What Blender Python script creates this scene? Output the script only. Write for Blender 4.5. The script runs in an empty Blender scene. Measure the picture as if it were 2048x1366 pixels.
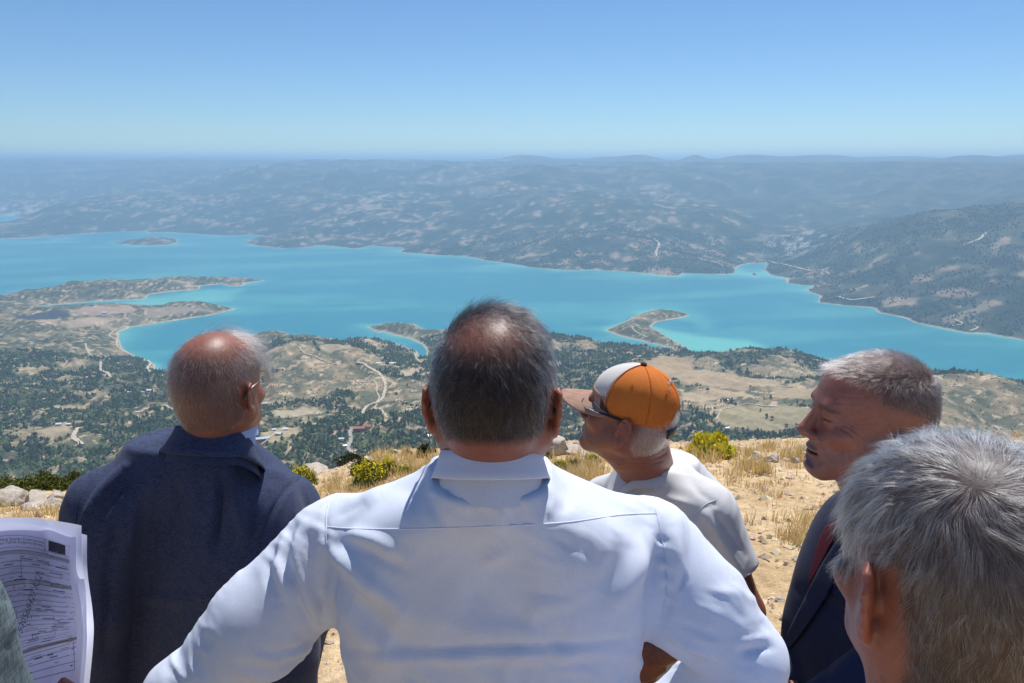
import bpy, math
import numpy as np
from mathutils import Vector, Matrix

# ------------------------------------------------------------------ camera, world, sun
S = bpy.context.scene
COL = S.collection
HC = 1.92                       # camera height above the ground at its foot
LENS = 28.0
F = 2048 * LENS / 36.0          # focal length in photo pixels
PITCH = math.radians(12.84)
CP, SP = math.cos(PITCH), math.sin(PITCH)
cam_d = bpy.data.cameras.new('camera')
cam = bpy.data.objects.new('camera', cam_d)
COL.objects.link(cam)
cam.location = (0, 0, HC)
cam.rotation_euler = (math.pi / 2 - PITCH, 0, 0)
cam_d.lens = LENS; cam_d.sensor_width = 36.0
cam_d.clip_start = 0.05; cam_d.clip_end = 120000
S.camera = cam

SUN_EL, SUN_AZ = math.radians(63), math.radians(24)      # azimuth from +Y towards +X
W = bpy.data.worlds.new('World'); S.world = W; W.use_nodes = True
wn = W.node_tree.nodes; wl = W.node_tree.links
for n in list(wn): wn.remove(n)
sky = wn.new('ShaderNodeTexSky'); sky.sky_type = 'NISHITA'; sky.sun_disc = False
sky.sun_elevation = SUN_EL; sky.sun_rotation = SUN_AZ
sky.altitude = 1500; sky.air_density = 1.0; sky.dust_density = 0.15; sky.ozone_density = 1.2
bg = wn.new('ShaderNodeBackground'); bg.inputs['Strength'].default_value = 0.086
wo = wn.new('ShaderNodeOutputWorld')
tint_n = wn.new('ShaderNodeMix'); tint_n.data_type = 'RGBA'; tint_n.blend_type = 'MULTIPLY'; tint_n.inputs[0].default_value = 1.0
tint_n.inputs[7].default_value = (0.70, 0.93, 1.17, 1)          # clear, deep blue summer sky
wl.new(sky.outputs[0], tint_n.inputs[6]); wl.new(tint_n.outputs[2], bg.inputs['Color']); wl.new(bg.outputs[0], wo.inputs['Surface'])

sd = bpy.data.lights.new('sun', 'SUN'); sd.energy = 4.7; sd.angle = math.radians(0.53); sd.color = (1.0, 0.972, 0.935)
sun = bpy.data.objects.new('sun', sd); COL.objects.link(sun)
sv = Vector((math.sin(SUN_AZ) * math.cos(SUN_EL), math.cos(SUN_AZ) * math.cos(SUN_EL), math.sin(SUN_EL)))
sun.rotation_euler = sv.to_track_quat('Z', 'Y').to_euler()
sun.location = (0, 0, 60)

S.view_settings.view_transform = 'Standard'; S.view_settings.look = 'None'
S.view_settings.exposure = 0.13; S.view_settings.gamma = 1.0
S.cycles.use_denoising = True
S.cycles.max_bounces = 8; S.cycles.diffuse_bounces = 3; S.cycles.glossy_bounces = 3
S.cycles.transmission_bounces = 6; S.cycles.transparent_max_bounces = 16; S.cycles.volume_bounces = 1
S.cycles.caustics_reflective = False; S.cycles.caustics_refractive = False
S.cycles.sample_clamp_indirect = 8.0

# ------------------------------------------------------------------ helpers
rng = np.random.default_rng(7)

def ray(px, py):
    x = (np.asarray(px, float) - 1024) / F; v = (np.asarray(py, float) - 683) / F
    return x, CP - v * SP, -(SP + v * CP)          # direction with unit camera depth

def P(px, py, y):
    """world point seen at photo pixel (px, py) that stands y metres in front of the camera"""
    dx, dy, dz = ray(px, py); s = y / dy
    return np.array([dx * s, y, HC + dz * s])

def pix(x, y, z):
    zc = y * CP - (z - HC) * SP; up = y * SP + (z - HC) * CP
    zc = np.maximum(zc, 1e-3)
    return 1024 + F * x / zc, 683 - F * up / zc

_T = np.random.default_rng(11).uniform(0, 2 * np.pi, (256, 256)).astype(np.float32)
_GX, _GY = np.cos(_T).ravel(), np.sin(_T).ravel()
def perlin(x, y):
    x = np.asarray(x, np.float32); y = np.asarray(y, np.float32); xi = np.floor(x).astype(np.int32); yi = np.floor(y).astype(np.int32)
    fx = (x - xi).astype(np.float32); fy = (y - yi).astype(np.float32)
    u = fx * fx * fx * (fx * (fx * 6 - 15) + 10); w = fy * fy * fy * (fy * (fy * 6 - 15) + 10)
    x0, x1, y0, y1 = xi & 255, (xi + 1) & 255, yi & 255, (yi + 1) & 255
    x0 = x0 << 8; x1 = x1 << 8; i = x0 | y0; a = _GX[i] * fx + _GY[i] * fy
    i = x1 | y0; b = _GX[i] * (fx - 1) + _GY[i] * fy
    i = x0 | y1; c = _GX[i] * fx + _GY[i] * (fy - 1)
    i = x1 | y1; d = _GX[i] * (fx - 1) + _GY[i] * (fy - 1)
    return (a + (b - a) * u + (c - a) * w + (a - b - c + d) * u * w) * 1.5
def fbm(x, y, o=4, g=0.5):
    s = 0; a = 1.0
    for i in range(o):
        s = s + a * perlin(x * 2 ** i + 17.3 * i, y * 2 ** i - 9.1 * i); a *= g
    return s
def ridged(x, y, o=3, g=0.5):
    s = 0; a = 1.0
    for i in range(o):
        s = s + a * (1 - 2 * np.abs(perlin(x * 2 ** i + 31.7 * i, y * 2 ** i + 5.9 * i))); a *= g
    return s
def sstep(a, b, x):
    t = np.clip((x - a) / (b - a), 0, 1); return t * t * (3 - 2 * t)
def smax(a, b, k):
    h = np.clip(0.5 + 0.5 * (a - b) / k, 0, 1); return b + (a - b) * h + k * h * (1 - h)

def mesh_np(name, V, Fc, mat=None, smooth=True, col=None, link=True, parent=None, fmat=None):
    """V (n,3), Fc (m,3|4) arrays -> linked mesh object"""
    me = bpy.data.meshes.new(name)
    V = np.ascontiguousarray(V, np.float32); Fc = np.ascontiguousarray(Fc, np.int32)
    m, k = Fc.shape
    me.vertices.add(len(V)); me.vertices.foreach_set('co', V.ravel())
    me.loops.add(m * k); me.loops.foreach_set('vertex_index', Fc.ravel())
    me.polygons.add(m); me.polygons.foreach_set('loop_start', np.arange(0, m * k, k, dtype=np.int32))
    me.polygons.foreach_set('loop_total', np.full(m, k, np.int32))
    me.polygons.foreach_set('use_smooth', np.full(m, bool(smooth)))
    if fmat is not None: me.polygons.foreach_set('material_index', np.ascontiguousarray(fmat, np.int32))
    me.update(calc_edges=True)
    if col is not None:
        a = me.attributes.new('Col', 'FLOAT_COLOR', 'POINT')
        c = np.ones((len(V), 4), np.float32); c[:, :col.shape[1]] = col
        a.data.foreach_set('color', c.ravel())
    for mm in (mat if isinstance(mat, (list, tuple)) else [mat]):
        if mm: me.materials.append(mm)
    o = bpy.data.objects.new(name, me)
    if link: COL.objects.link(o)
    if parent: o.parent = parent
    return o

def tag(o, label=None, cat=None, group=None, kind=None):
    if label: o['label'] = label
    if cat: o['category'] = cat
    if group: o['group'] = group
    if kind: o['kind'] = kind
    return o
def empty(name, loc=(0, 0, 0), rz=0.0, parent=None):
    o = bpy.data.objects.new(name, None); COL.objects.link(o)
    o.location = loc; o.rotation_euler = (0, 0, rz); o.empty_display_size = 0.1
    if parent: o.parent = parent
    return o

class NT:
    """tiny node-tree builder"""
    def __init__(s, name):
        s.m = bpy.data.materials.new(name); s.m.use_nodes = True
        s.n = s.m.node_tree.nodes; s.l = s.m.node_tree.links
        s.p = s.n['Principled BSDF']; s.out = s.n['Material Output']
    def add(s, t, ins=None, **kw):
        nd = s.n.new(t)
        for k, v in kw.items(): setattr(nd, k, v)
        for k, v in (ins or {}).items(): s.set(nd.inputs[k], v)
        return nd
    def set(s, sock, v):
        if isinstance(v, bpy.types.NodeSocket): s.l.new(v, sock)
        else:
            if hasattr(v, '__len__') and len(v) == 3 and sock.type == 'RGBA': v = (*v, 1)
            sock.default_value = v
    def pr(s, **kw):
        for k, v in kw.items(): s.set(s.p.inputs[k.replace('_', ' ')], v)
        return s.m
    def noise(s, scale, vec=None, detail=4, rough=0.55, dist=0.0):
        nd = s.add('ShaderNodeTexNoise', {'Scale': scale, 'Detail': detail, 'Roughness': rough, 'Distortion': dist})
        if vec is not None: s.l.new(vec, nd.inputs['Vector'])
        return nd.outputs['Fac']
    def coord(s, k='Object'): return s.add('ShaderNodeTexCoord').outputs[k]
    def ramp(s, fac, stops):
        nd = s.add('ShaderNodeValToRGB'); s.l.new(fac, nd.inputs[0])
        e = nd.color_ramp.elements
        while len(e) < len(stops): e.new(0.5)
        for i, (p, c) in enumerate(stops):
            e[i].position = p; e[i].color = (*c, 1) if len(c) == 3 else c
        return nd.outputs[0]
    def mix(s, a, b, f, mode='MIX'):
        nd = s.add('ShaderNodeMix', data_type='RGBA', blend_type=mode)
        s.set(nd.inputs[0], f); s.set(nd.inputs[6], a); s.set(nd.inputs[7], b)
        return nd.outputs[2]
    def math(s, op, a, b=0.0):
        nd = s.add('ShaderNodeMath', operation=op); s.set(nd.inputs[0], a); s.set(nd.inputs[1], b); return nd.outputs[0]
    def bump(s, h, strength=0.3, dist=0.01, nrm=None):
        nd = s.add('ShaderNodeBump', {'Height': h, 'Strength': strength, 'Distance': dist})
        if nrm is not None: s.l.new(nrm, nd.inputs['Normal'])
        return nd.outputs[0]
    def mapped(s, vec, scale=(1, 1, 1), rot=(0, 0, 0)):
        nd = s.add('ShaderNodeMapping', {'Scale': scale, 'Rotation': rot}); s.l.new(vec, nd.inputs['Vector']); return nd.outputs[0]
    def attr(s, name='Col'): return s.add('ShaderNodeAttribute', attribute_name=name).outputs['Color']

def flat_mat(name, rgb, rough=0.6, var=0.15, scale=30.0, **kw):
    t = NT(name); c = t.coord()
    f = t.noise(scale, c)
    a = tuple(x * (1 - var) for x in rgb); b = tuple(min(1, x * (1 + var)) for x in rgb)
    col = t.ramp(f, [(0.3, a), (0.7, b)])
    return t.pr(Base_Color=col, Roughness=rough, **kw)
# ------------------------------------------------------------------ the land and the lake
LAKE = HC - 620.0
def on_plane(px, py, z=LAKE):
    dx, dy, dz = ray(px, py); s = (z - HC) / dz
    return dx * s, dy * s
FAR = [(-420,482),(-150,478),(0,477),(56,477),(98,472.5),(190,466),(246,463),(292,462),(297,466),(330,464),(360,466),(446,471.5),(500,470),(527,471),
  (500,481),(488,487),(520,493),(562,497),(600,496),(648,491),(706,498),(741,492),(805,496),(800,505),(875,511),(930,512.5),(999,525),(1058,534.5),
  (1131,541),(1186,540),(1277,545.5),(1340,552),(1357,553),(1367,547),(1453,549),(1470,546),(1472,537),(1499,527),(1532,525.5),(1528,540),(1540,550),(1573,557),(1573,566),
  (1600,570),(1628,572),(1612,582),(1640,592),(1636,605),(1686,611),(1749,616),(1756,625),(1811,636.5),(1830,646),(1881,656),(1932,666),(1978,668),
  (2048,681),(2150,700),(2450,745)]
NEAR = [(2450,815),(2150,782),(2048,768),(2000,760),(1940,763),(1880,770),(1800,765),(1700,734),(1640,717),(1585,707),(1540,703),(1499,699),(1460,700),(1441,703),(1433,713),(1400,712),
  (1383,704),(1376,697),(1340,677),(1320,664),(1301,654),(1312,644),(1367,635),(1380,630),(1371,626),(1308,620),(1285,626),(1265,634),(1254,642),(1235,650),(1209,661),(1240,672),
  (1291,684),(1342,696),(1372,706),(1330,702),(1290,697),(1240,694),(1183,684),(1120,676),(1060,670),(980,668),(900,664),(873,660),(853,663),(845,658),(828,648.5),(778,650),(733,653.5),(750,662),
  (764,663),(789,670),(820,677),(845,689.5),(853,700),(853,715),(839,715),(834,703),(806,692),(764,679),(735,676),(720,688),(678,688.5),(664,676.5),(617,671),
  (592,672),(555,661),(520,664),(470,684),(430,712),(390,738),(348,745),(312,742),(309,729),(290,719),(270,713),(245,697),(237,677),(238,664),(258,655.5),(322,645),(419,631),(474,617.5),
  (436,613.5),(316,612.5),(267,608.5),(239,607.5),(193,610.5),(105,614),(67,619),(75,614),(109,609.5),(211,602),(288,598),(299,589),(334,584),(397,579),(401,572),(443,568),
  (464,573),(485,572),(492,566),(534,561),(506,559.5),(457,557.5),(380,560),(300,566),(211,571),(120,578),(46,584),(0,594),(-150,605),(-420,625)]
POLYS = [FAR + NEAR, [(-420,424),(-100,427),(30,431.5),(50,436.5),(20,443),(-20,449),(-420,462)]]
ISLES = [[(218,486),(262,482),(300,477),(330,475),(352,478),(358,484),(345,488.5),(300,491),(262,490)], [(1499,549),(1508,547.5),(1519,551),(1509,552.5)],
  [(98,478),(104,477),(108,479),(102,480)], [(115,477.5),(124,476),(132,477.8),(122,479)]]

def _wiggle(poly, amp):
    out = []
    for i, (a, b) in enumerate(zip(poly, poly[1:] + poly[:1])):
        a = np.array(on_plane(*a)); b = np.array(on_plane(*b)); L = np.hypot(*(b - a)); n = int(np.clip(L / 110, 1, 4))
        nr = np.array([-(b - a)[1], (b - a)[0]]) / max(L, 1e-6)
        for k in range(n):
            p = a + (b - a) * k / n
            if k: p = p + nr * min(amp, L * .12) * float(perlin(np.array(p[0] / 60), np.array(p[1] / 60)))
            out.append(p)
    return np.array(out, np.float32)
WPOLY = [_wiggle(p, 30) for p in POLYS]; IPOLY = [_wiggle(p, 6) for p in ISLES]
def poly_sd(x, y, poly):
    """distance to a closed polygon, negative inside"""
    d2 = np.full(x.shape, 1e18, np.float32); ins = np.zeros(x.shape, bool)
    for (ax, ay), (bx, by) in zip(poly, np.roll(poly, -1, 0)):
        ex, ey = bx - ax, by - ay; wx, wy = x - ax, y - ay
        t = np.clip((wx * ex + wy * ey) / (ex * ex + ey * ey + 1e-9), 0, 1)
        dx, dy = wx - t * ex, wy - t * ey
        np.minimum(d2, dx * dx + dy * dy, out=d2)
        c = (ay > y) != (by > y)
        if c.any(): ins ^= c & (x < ex * (y - ay) / (ey if abs(ey) > 1e-9 else 1e-9) + ax)
    d = np.sqrt(d2); return np.where(ins, -d, d)
def shore(x, y):
    """signed distance to the shore, > 0 on land"""
    s = np.full(x.shape, 1e9, np.float32)
    for p in WPOLY: s = np.minimum(s, poly_sd(x, y, p))
    for p in IPOLY: s = np.maximum(s, -poly_sd(x, y, p))
    return s

_EX = np.array([-700, 0, 200, 400, 640, 780, 870, 1100, 1500, 1800, 2048, 2900], float)
_EC = np.array([.0252, .0248, .0245, .0238, .0216, .0186, .0183, .0176, .0174, .0168, .0163, .0155])
def hill_top(x, y):
    """the hilltop the people stand on; falls away in a parabola"""
    r = np.hypot(x, y); yy = np.maximum(y, 0)
    az = 1024 + F * x / np.maximum(y, 0.25 + 0.2 * np.abs(x)) / 1.06
    c = np.interp(az, _EX, _EC)
    y1 = 0.30 / c
    z = np.where(yy < y1, -c * yy * yy, -c * y1 * y1 - 0.60 * (yy - y1))
    n = fbm(x / 1.9, y / 1.9, 4) * 0.045 * sstep(2.0, 7, r) + fbm(x / 9 + 7, y / 9, 2) * 0.12 * sstep(4, 14, r)
    return z + n

BUMPS = [  # pixel column, range, height, half-width across (m), half-depth (m)
  (690,2120,62,230,170),(560,2180,45,150,150),(860,1850,26,150,120),(1480,2300,24,200,90),(1960,1980,75,260,200),(1800,1700,30,150,120),
  (100,3260,16,420,60),(400,3600,20,160,55),(140,2250,28,260,200),(760,1420,20,60,80),(850,1500,16,70,70)]
FARB = [(1930,4900,115,620,800),(1720,4700,45,420,520),(2200,4700,140,700,900),(2400,6800,300,1400,1200),(1420,6200,70,400,500),(700,7600,60,700,500),(1150,6400,60,700,500),
  (60,9800,90,800,500),(480,10400,60,500,400),
  (1055,13800,92,520,900),(1195,14200,100,520,900),(1285,13600,95,420,900),(1390,13000,100,190,700),(1500,13400,90,480,900),(1640,13600,88,620,900),(1800,15000,60,900,1200),(1955,11500,60,420,800),(2050,14500,110,480,1200),(2200,21000,110,1500,2000),(420,27500,70,2200,1500),(150,27000,45,1500,1500)]
def _bump(x, y, lst):
    o = 0
    for px, r, h, sx, sy in lst:
        a = math.atan2((px - 1024) / F, 1.03); cx, cy = r * math.sin(a), r * math.cos(a)
        u = (x - cx) * math.cos(a) - (y - cy) * math.sin(a); w = (x - cx) * math.sin(a) + (y - cy) * math.cos(a)
        o = o + h * np.exp(-(u / sx) ** 2 - (w / sy) ** 2)
    return o
def height(x, y, s=None, info=False):
    x = np.asarray(x, np.float32); y = np.asarray(y, np.float32)
    r = np.hypot(x, y)
    if s is None: s = shore(x, y)
    px, py = pix(x, y, LAKE)
    div = np.interp(px, [-900, -300, 540, 1000, 1440, 1600, 2048, 2900], [535, 530, 525, 580, 600, 640, 722, 850])
    far = py < div
    sp = np.maximum(s, 0)
    n1 = fbm(x / 620, y / 620, 4); n2 = ridged(x / 210 + 3, y / 210, 3); n3 = fbm(x / 45, y / 45, 3)
    # near side
    pen = sstep(250, 40, sp) 
    hn = 34 * (1 - np.exp(-sp / 120)) + 26 * sstep(150, 700, sp) + _bump(x, y, BUMPS) * sstep(-5, 110, sp)
    ug = x * .883 + y * .469
    hn = hn + 4.0 * ridged(ug / 46, (x - y) / 300, 2) * sstep(20, 140, sp) + np.clip(0.07 * (2250 - r), 0, 90) + sstep(0, 160, sp) * (20 * n1 + 9 * n2) + 1.6 * n3 * sstep(0, 60, sp)
    zt = hill_top(x, y) + r * 0.03 * fbm(x / 260 + 5, y / 260, 3) * sstep(60, 300, r)
    near = smax(LAKE + hn, np.where(r < 1500, zt, -1e4), 30.0)
    near = np.where(r < 400, zt, near)
    # far side
    wr = sstep(1180, 1620, px)
    m1 = ridged(x / 2300, y / 2300, 5, 0.52); m2 = fbm(x / 5200 + 2, y / 5200, 3); m3 = ridged(x / 640 + 9, y / 640 + 4, 4, .55)
    hl = 575 * (1 - np.exp(-sp / 3300)) + sstep(200, 2500, sp) * (95 * m1 + 60 * m2) + sstep(40, 700, sp) * 26 * m3
    hl = hl * (1 - .94 * np.exp(-((px + 70) / 200) ** 4 - ((r - 7900) / 1500) ** 4))
    hr = 70 * (1 - np.exp(-sp / 260)) + 560 * sstep(6300, 9800, r + 700 * m2) + sstep(60, 900, sp) * (80 * m1 * sstep(2500, 7000, r) + 26 * m3)
    hf = hl * (1 - wr) + hr * wr + _bump(x, y, FARB[:9]) * sstep(0, 500, sp)
    cap = 580 + 30 * m2 + 18 * m1 + 48 * sstep(13000, 26000, r)
    hf = -smax(-hf, -cap, 60.0)
    hf = hf + _bump(x, y, FARB[9:]) * sstep(8500, 11000, r)
    hf = -smax(-hf, -(706 + 0 * hf), 20.0)
    hf = hf * sstep(-2, 90, sp) + 1.5 * sstep(0, 5, sp)
    z = np.where(far, LAKE + hf, near)
    z = np.where(s < 0, LAKE - np.clip(-s * 0.2, 0.3, 14), np.maximum(z, np.where(r > 1200, LAKE + np.minimum(s * 0.25, 3), -1e4)))
    if info: return z, far, px, py, n1, n2, n3, m1, m2, m3
    return z

def land_hits(pts):
    """map points where the photo pixels PTS meet the land"""
    pts = np.asarray(pts, float).reshape(-1, 2)
    dx, dy, dz = ray(pts[:, 0], pts[:, 1]); n = np.hypot(dx, dy)
    lo = np.full(len(pts), math.log(1000.)); hi = np.full(len(pts), math.log(14000.))
    for k in (110, 14, 8):
        t = np.exp(lo[:, None] + (hi - lo)[:, None] * np.linspace(0, 1, k))
        x = t * (dx / n)[:, None]; y = t * (dy / n)[:, None]; z = HC + t * (dz / n)[:, None]
        i = np.argmax(z < np.maximum(height(x, y), LAKE), 1); i = np.clip(i, 1, k - 1)
        ar = np.arange(len(pts)); lo, hi = np.log(t[ar, i - 1]), np.log(t[ar, i])
    t = np.exp((lo + hi) / 2)
    return np.stack([t * dx / n, t * dy / n], 1)
def land_many(lists):
    h = land_hits([q for l in lists for q in l]); o = []; i = 0
    for l in lists: o.append(h[i:i + len(l)]); i += len(l)
    return o

# --- land cover traced as map areas
FIELDS = [  # pixel polygon, colour
  ([(1320,712),(1383,712),(1393,753),(1336,760),(1285,728)], (.40,.28,.15)),
  ([(1336,747),(1463,741),(1558,766),(1494,779),(1367,772)], (.40,.29,.17)),
  ([(1361,785),(1488,783),(1520,794),(1367,799)], (.46,.34,.2)),
  ([(1456,810),(1526,807),(1631,823),(1640,856),(1463,858),(1431,839)], (.33,.27,.15)),
  ([(1488,764),(1558,766),(1530,776)], (.46,.34,.2)),
  ([(1342,766),(1386,774),(1345,780)], (.07,.11,.04)),
  ([(1540,776),(1640,772),(1660,800),(1560,800)], (.37,.28,.16)),
  ([(29,629),(129,622),(151,631),(80,640),(32,639)], (.05,.055,.07)),
  ([(138,619),(206,613),(258,610),(274,619),(193,631)], (.38,.27,.19)),
  ([(122,648),(193,635),(241,635),(180,651),(142,658)], (.38,.28,.19)),
  ([(280,616),(380,614),(420,622),(300,634)], (.30,.24,.16)),
  ([(82,638),(120,634),(118,642),(78,644)], (.42,.3,.2)),
  ([(106,812),(167,810),(171,817),(113,819)], (.45,.35,.22)),
  ([(545,824),(600,816),(640,822),(600,832),(548,832)], (.42,.34,.22)),
  ([(528,800),(560,800),(575,808),(540,812)], (.33,.28,.18)),
  ([(540,862),(600,852),(598,864),(545,884),(520,884)], (.42,.33,.2)),
  ([(800,740),(838,738),(836,746),(800,748)], (.45,.36,.24)),
  ([(640,690),(706,692),(700,698),(640,700)], (.36,.28,.17)),
  ([(80,860),(140,848),(140,868),(85,876)], (.4,.31,.19)),
  ([(1760,600),(1800,592),(1835,598),(1830,612),(1780,615)], (.38,.26,.17)),
  ([(1880,640),(1990,600),(2000,606),(1900,650)], (.3,.24,.17)),
  ([(1970,604),(2005,601),(2010,610),(1975,612)], (.38,.26,.17)),
  ([(1860,580),(1930,575),(1960,590),(1880,596)], (.30,.21,.14)),
]
ROADS = [  # width in metres, colour key, pixel polyline
  (7.0,'d',[(714,725.7),(722,727),(731,730),(750,742),(761,751),(767,759),(771,768),(771,776),(768,788),(764,798),(753,806),(736,812),(728,820),(724,830)]),
  (3.2,'d',[(712,762),(735,764),(752,767),(754,784),(759,795),(754,803.5)]),
  (3.6,'d',[(754,809),(750,817.5),(767,826),(774,835.5)]),
  (6.5,'p',[(706,856),(700,862),(701,870),(702,879),(696,895),(706,904),(717,912)]),
  (3.6,'d',[(599,694),(608,706),(633,714.5),(656,724),(692,730)]),
  (4.5,'d',[(806,701),(820,704),(831,712),(836,720),(848,721.5)]),
  (4.5,'d',[(232,658),(219,671),(232,679),(235,693),(251,705),(274,714)]),
  (6.5,'d',[(296,721),(301,729),(295,738.5),(301,748)]),
  (6.0,'d',[(201,724),(201,738.5),(213,745),(224,755)]),
  (5.0,'d',[(171,687),(175.5,703),(187,713),(198,712)]),
  (6.0,'d',[(271,825),(290,819),(309,814),(325,811),(348,819)]),
  (9.0,'d',[(158,856),(150,867),(148,877),(164,890)]),
  (2.6,'d',[(1431,839),(1456,817),(1494,807),(1560,813),(1628,823)]),
  (2.6,'d',[(500,894),(530,884),(550,866),(580,858)]),
  (4.0,'d',[(1263,652),(1269,661),(1291,674)]),
  (14.0,'d',[(1312,514),(1314,498),(1318,490),(1308,478)]),
  (10.0,'d',[(1542,523.5),(1581,533),(1620,542),(1659,549)]),
  (9.0,'d',[(1659,596),(1698,600),(1749,595)]),
  (7.0,'d',[(1910,640),(1925,648),(1905,652)]), (7.0,'d',[(1940,662),(1955,656),(1950,652)]),
  (12.0,'d',[(1972,466),(1955,480),(1935,488)]),
]
field_map = [(h.astype(np.float32), c) for h, (p, c) in zip(land_many([p for p, c in FIELDS]), FIELDS)]

def rows(r0, r1, n): return np.exp(np.linspace(math.log(r0), math.log(r1), n))
A0 = math.radians(43)
def polar(r, na, a0=A0):
    a = np.linspace(-a0, a0, na)
    R, A = np.meshgrid(r, a, indexing='ij')
    return R * np.sin(A), R * np.cos(A)
def grid_faces(nr, na, keep=None):
    i = np.arange(nr * na).reshape(nr, na)
    q = np.stack([i[:-1, :-1], i[:-1, 1:], i[1:, 1:], i[1:, :-1]], -1).reshape(-1, 4)
    return q if keep is None else q[keep[q].any(1)]
def compact(V, Fc, *extra):
    used = np.zeros(len(V), bool); used[Fc] = True
    idx = np.cumsum(used) - 1
    return (V[used], idx[Fc]) + tuple(e[used] for e in extra)

NA = 620
rr = np.concatenate([rows(40, 1050, 40)[:-1], rows(1050, 3600, 330)[:-1], rows(3600, 9500, 220)[:-1], rows(9500, 31000, 110)])
gx, gy = polar(rr, NA); gx = gx.astype(np.float32); gy = gy.astype(np.float32)
gs = shore(gx, gy)
gz, far_m, lpx, lpy, n1, n2, n3, m1, m2, m3 = height(gx, gy, gs, True)
def wr_(p): return sstep(1400, 1600, p)
def land_colour(x, y, s, z, far, lpx, lpy, n1, n2, n3, m1, m2, m3):
    r = np.hypot(x, y)
    c = np.zeros(x.shape + (3,), np.float32)
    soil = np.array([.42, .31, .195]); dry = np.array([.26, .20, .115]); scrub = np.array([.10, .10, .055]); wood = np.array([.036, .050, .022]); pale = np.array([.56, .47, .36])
    mixc = lambda a, b, f: a + (b - a) * f[..., None]
    # near land
    f1 = fbm(x / 95, y / 95, 4); f2 = fbm(x / 33 + 40, y / 33, 3); f3 = fbm(x / 14, y / 14 + 9, 2)
    cn = mixc(np.broadcast_to(dry, c.shape), scrub, sstep(-.45, .35, f1 + .5 * f2))
    cn = mixc(cn, soil, sstep(.30, .55, f2 + .4 * f3 - .3 * f1))
    ag = math.radians(28); u = x * math.cos(ag) + y * math.sin(ag)
    gul = ridged(u / 34, (x - y) / 260, 2)
    cn = cn * (1 + .22 * np.clip(gul, -1, 1))[..., None] * (1 + .2 * f3)[..., None]
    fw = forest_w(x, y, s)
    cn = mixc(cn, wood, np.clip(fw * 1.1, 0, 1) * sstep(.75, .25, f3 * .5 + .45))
    for poly, colr in field_map:
        d = poly_sd_box(x, y, poly)
        if d is None: continue
        sl, dd = d; t = sstep(6, -6, dd + 9 * f2[sl])
        cn[sl] = mixc(cn[sl], np.array(colr) * (1 + .12 * f3[sl])[..., None], t)
    # far land
    g0 = fbm(x / 900 + 3, y / 700, 4); g1 = fbm(x / 240, y / 260 + 7, 4, .6); g2 = fbm(x / 75, y / 85, 3)
    fwood = np.array([.026, .036, .020]); fscr = np.array([.075, .078, .044]); fsoil = np.array([.47, .31, .20]); rock = np.array([.52, .46, .40])
    cf = mixc(np.broadcast_to(fwood, c.shape), fscr, sstep(-.25, .5, g1 + .3 * g0 + .25 * g2))
    hrel = z - LAKE; zone = .22 * sstep(380, 120, hrel) - .10 * sstep(300, 480, hrel) - .42 * sstep(1380, 1560, lpx) - .05 - .25 * np.clip(m1 - .3, 0, 1)
    g3 = fbm(x / 34, y / 42, 2)
    cf = mixc(cf, fsoil, sstep(.30, .66, .62 * g1 + .8 * g2 + .45 * g3 + zone + .30 * g0) * .52)
    dzr = np.abs(np.gradient(z, axis=0) / np.maximum(np.gradient(r, axis=0), 1)) if z.ndim == 2 else np.zeros_like(z)
    cf = mixc(cf, rock, sstep(.30, .60, dzr + .12 * g2) * sstep(.0, .35, g0 + .3 * g1) * .3 * (1 - .8 * wr_(lpx)))
    for (bx, by, sx, sy) in ((60,402,900,300),(1000,380,500,200),(470,398,600,260),(740,420,250,300),(1620,470,260,300)):
        hx, hy = on_plane(bx, by, LAKE + 150); cf = mixc(cf, rock, np.exp(-((x - hx) / sx) ** 2 - ((y - hy) / sy) ** 2) * sstep(-.1, .5, g2 + g1) * .8)
    for poly, colr in field_map[-4:]:
        d = poly_sd_box(x, y, poly)
        if d is None: continue
        sl, dd = d; t = sstep(10, -10, dd + 20 * g2[sl]); cf[sl] = mixc(cf[sl], np.array(colr) * (1 + .2 * g2[sl])[..., None], t * .8)
    cf = cf * (1 + .25 * g2)[..., None]
    c = np.where(far[..., None], cf, cn)
    # drawn-down shore
    w = np.where(far, 10, 9) * (1 + .8 * f1)
    beach = np.array([.52, .43, .33])
    c = mixc(c, beach, sstep(1, .25, s / np.maximum(w, 2)) * .9)
    mt = sstep(1150, 900, r) * sstep(60, 200, r)
    return np.clip(c, .015, .8)
def poly_sd_box(x, y, poly):
    b0 = poly.min(0) - 40; b1 = poly.max(0) + 40
    m = (x > b0[0]) & (x < b1[0]) & (y > b0[1]) & (y < b1[1])
    if not m.any(): return None
    return m, poly_sd(x[m], y[m], poly)
BROWN = [  # bare, eroded ground without much wood: pixel centre, half-width across, half-depth (m)
  (650,745,190,200),(560,760,120,200),(840,790,110,130),(1960,800,330,260),(1560,745,90,60),(1480,790,260,190),(1340,740,120,120),(160,635,420,130),(1350,690,60,40)]
_br = [(*h, b[2], b[3]) for h, b in zip(land_hits([b[:2] for b in BROWN]), BROWN)]
def forest_w(x, y, s):
    f = fbm(x / 170 + 11, y / 170, 4, .55)
    b = 0
    for cx, cy, sx, sy in _br: b = b + np.exp(-((x - cx) / sx) ** 2 - ((y - cy) / sy) ** 2)
    r = np.hypot(x, y)
    w = sstep(-.42, .10, f + .12 + .22 * sstep(2000, 1350, r) + .08 * sstep(0, -500, x) - 1.05 * np.clip(b, 0, 1.2))
    for poly, _ in field_map:
        d = poly_sd_box(x, y, poly)
        if d is not None: w[d[0]] *= sstep(-8, 10, d[1])
    for poly in road_map: w *= sstep(3, 9, line_d(x, y, poly))
    return w * sstep(3, 18, s)
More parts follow.
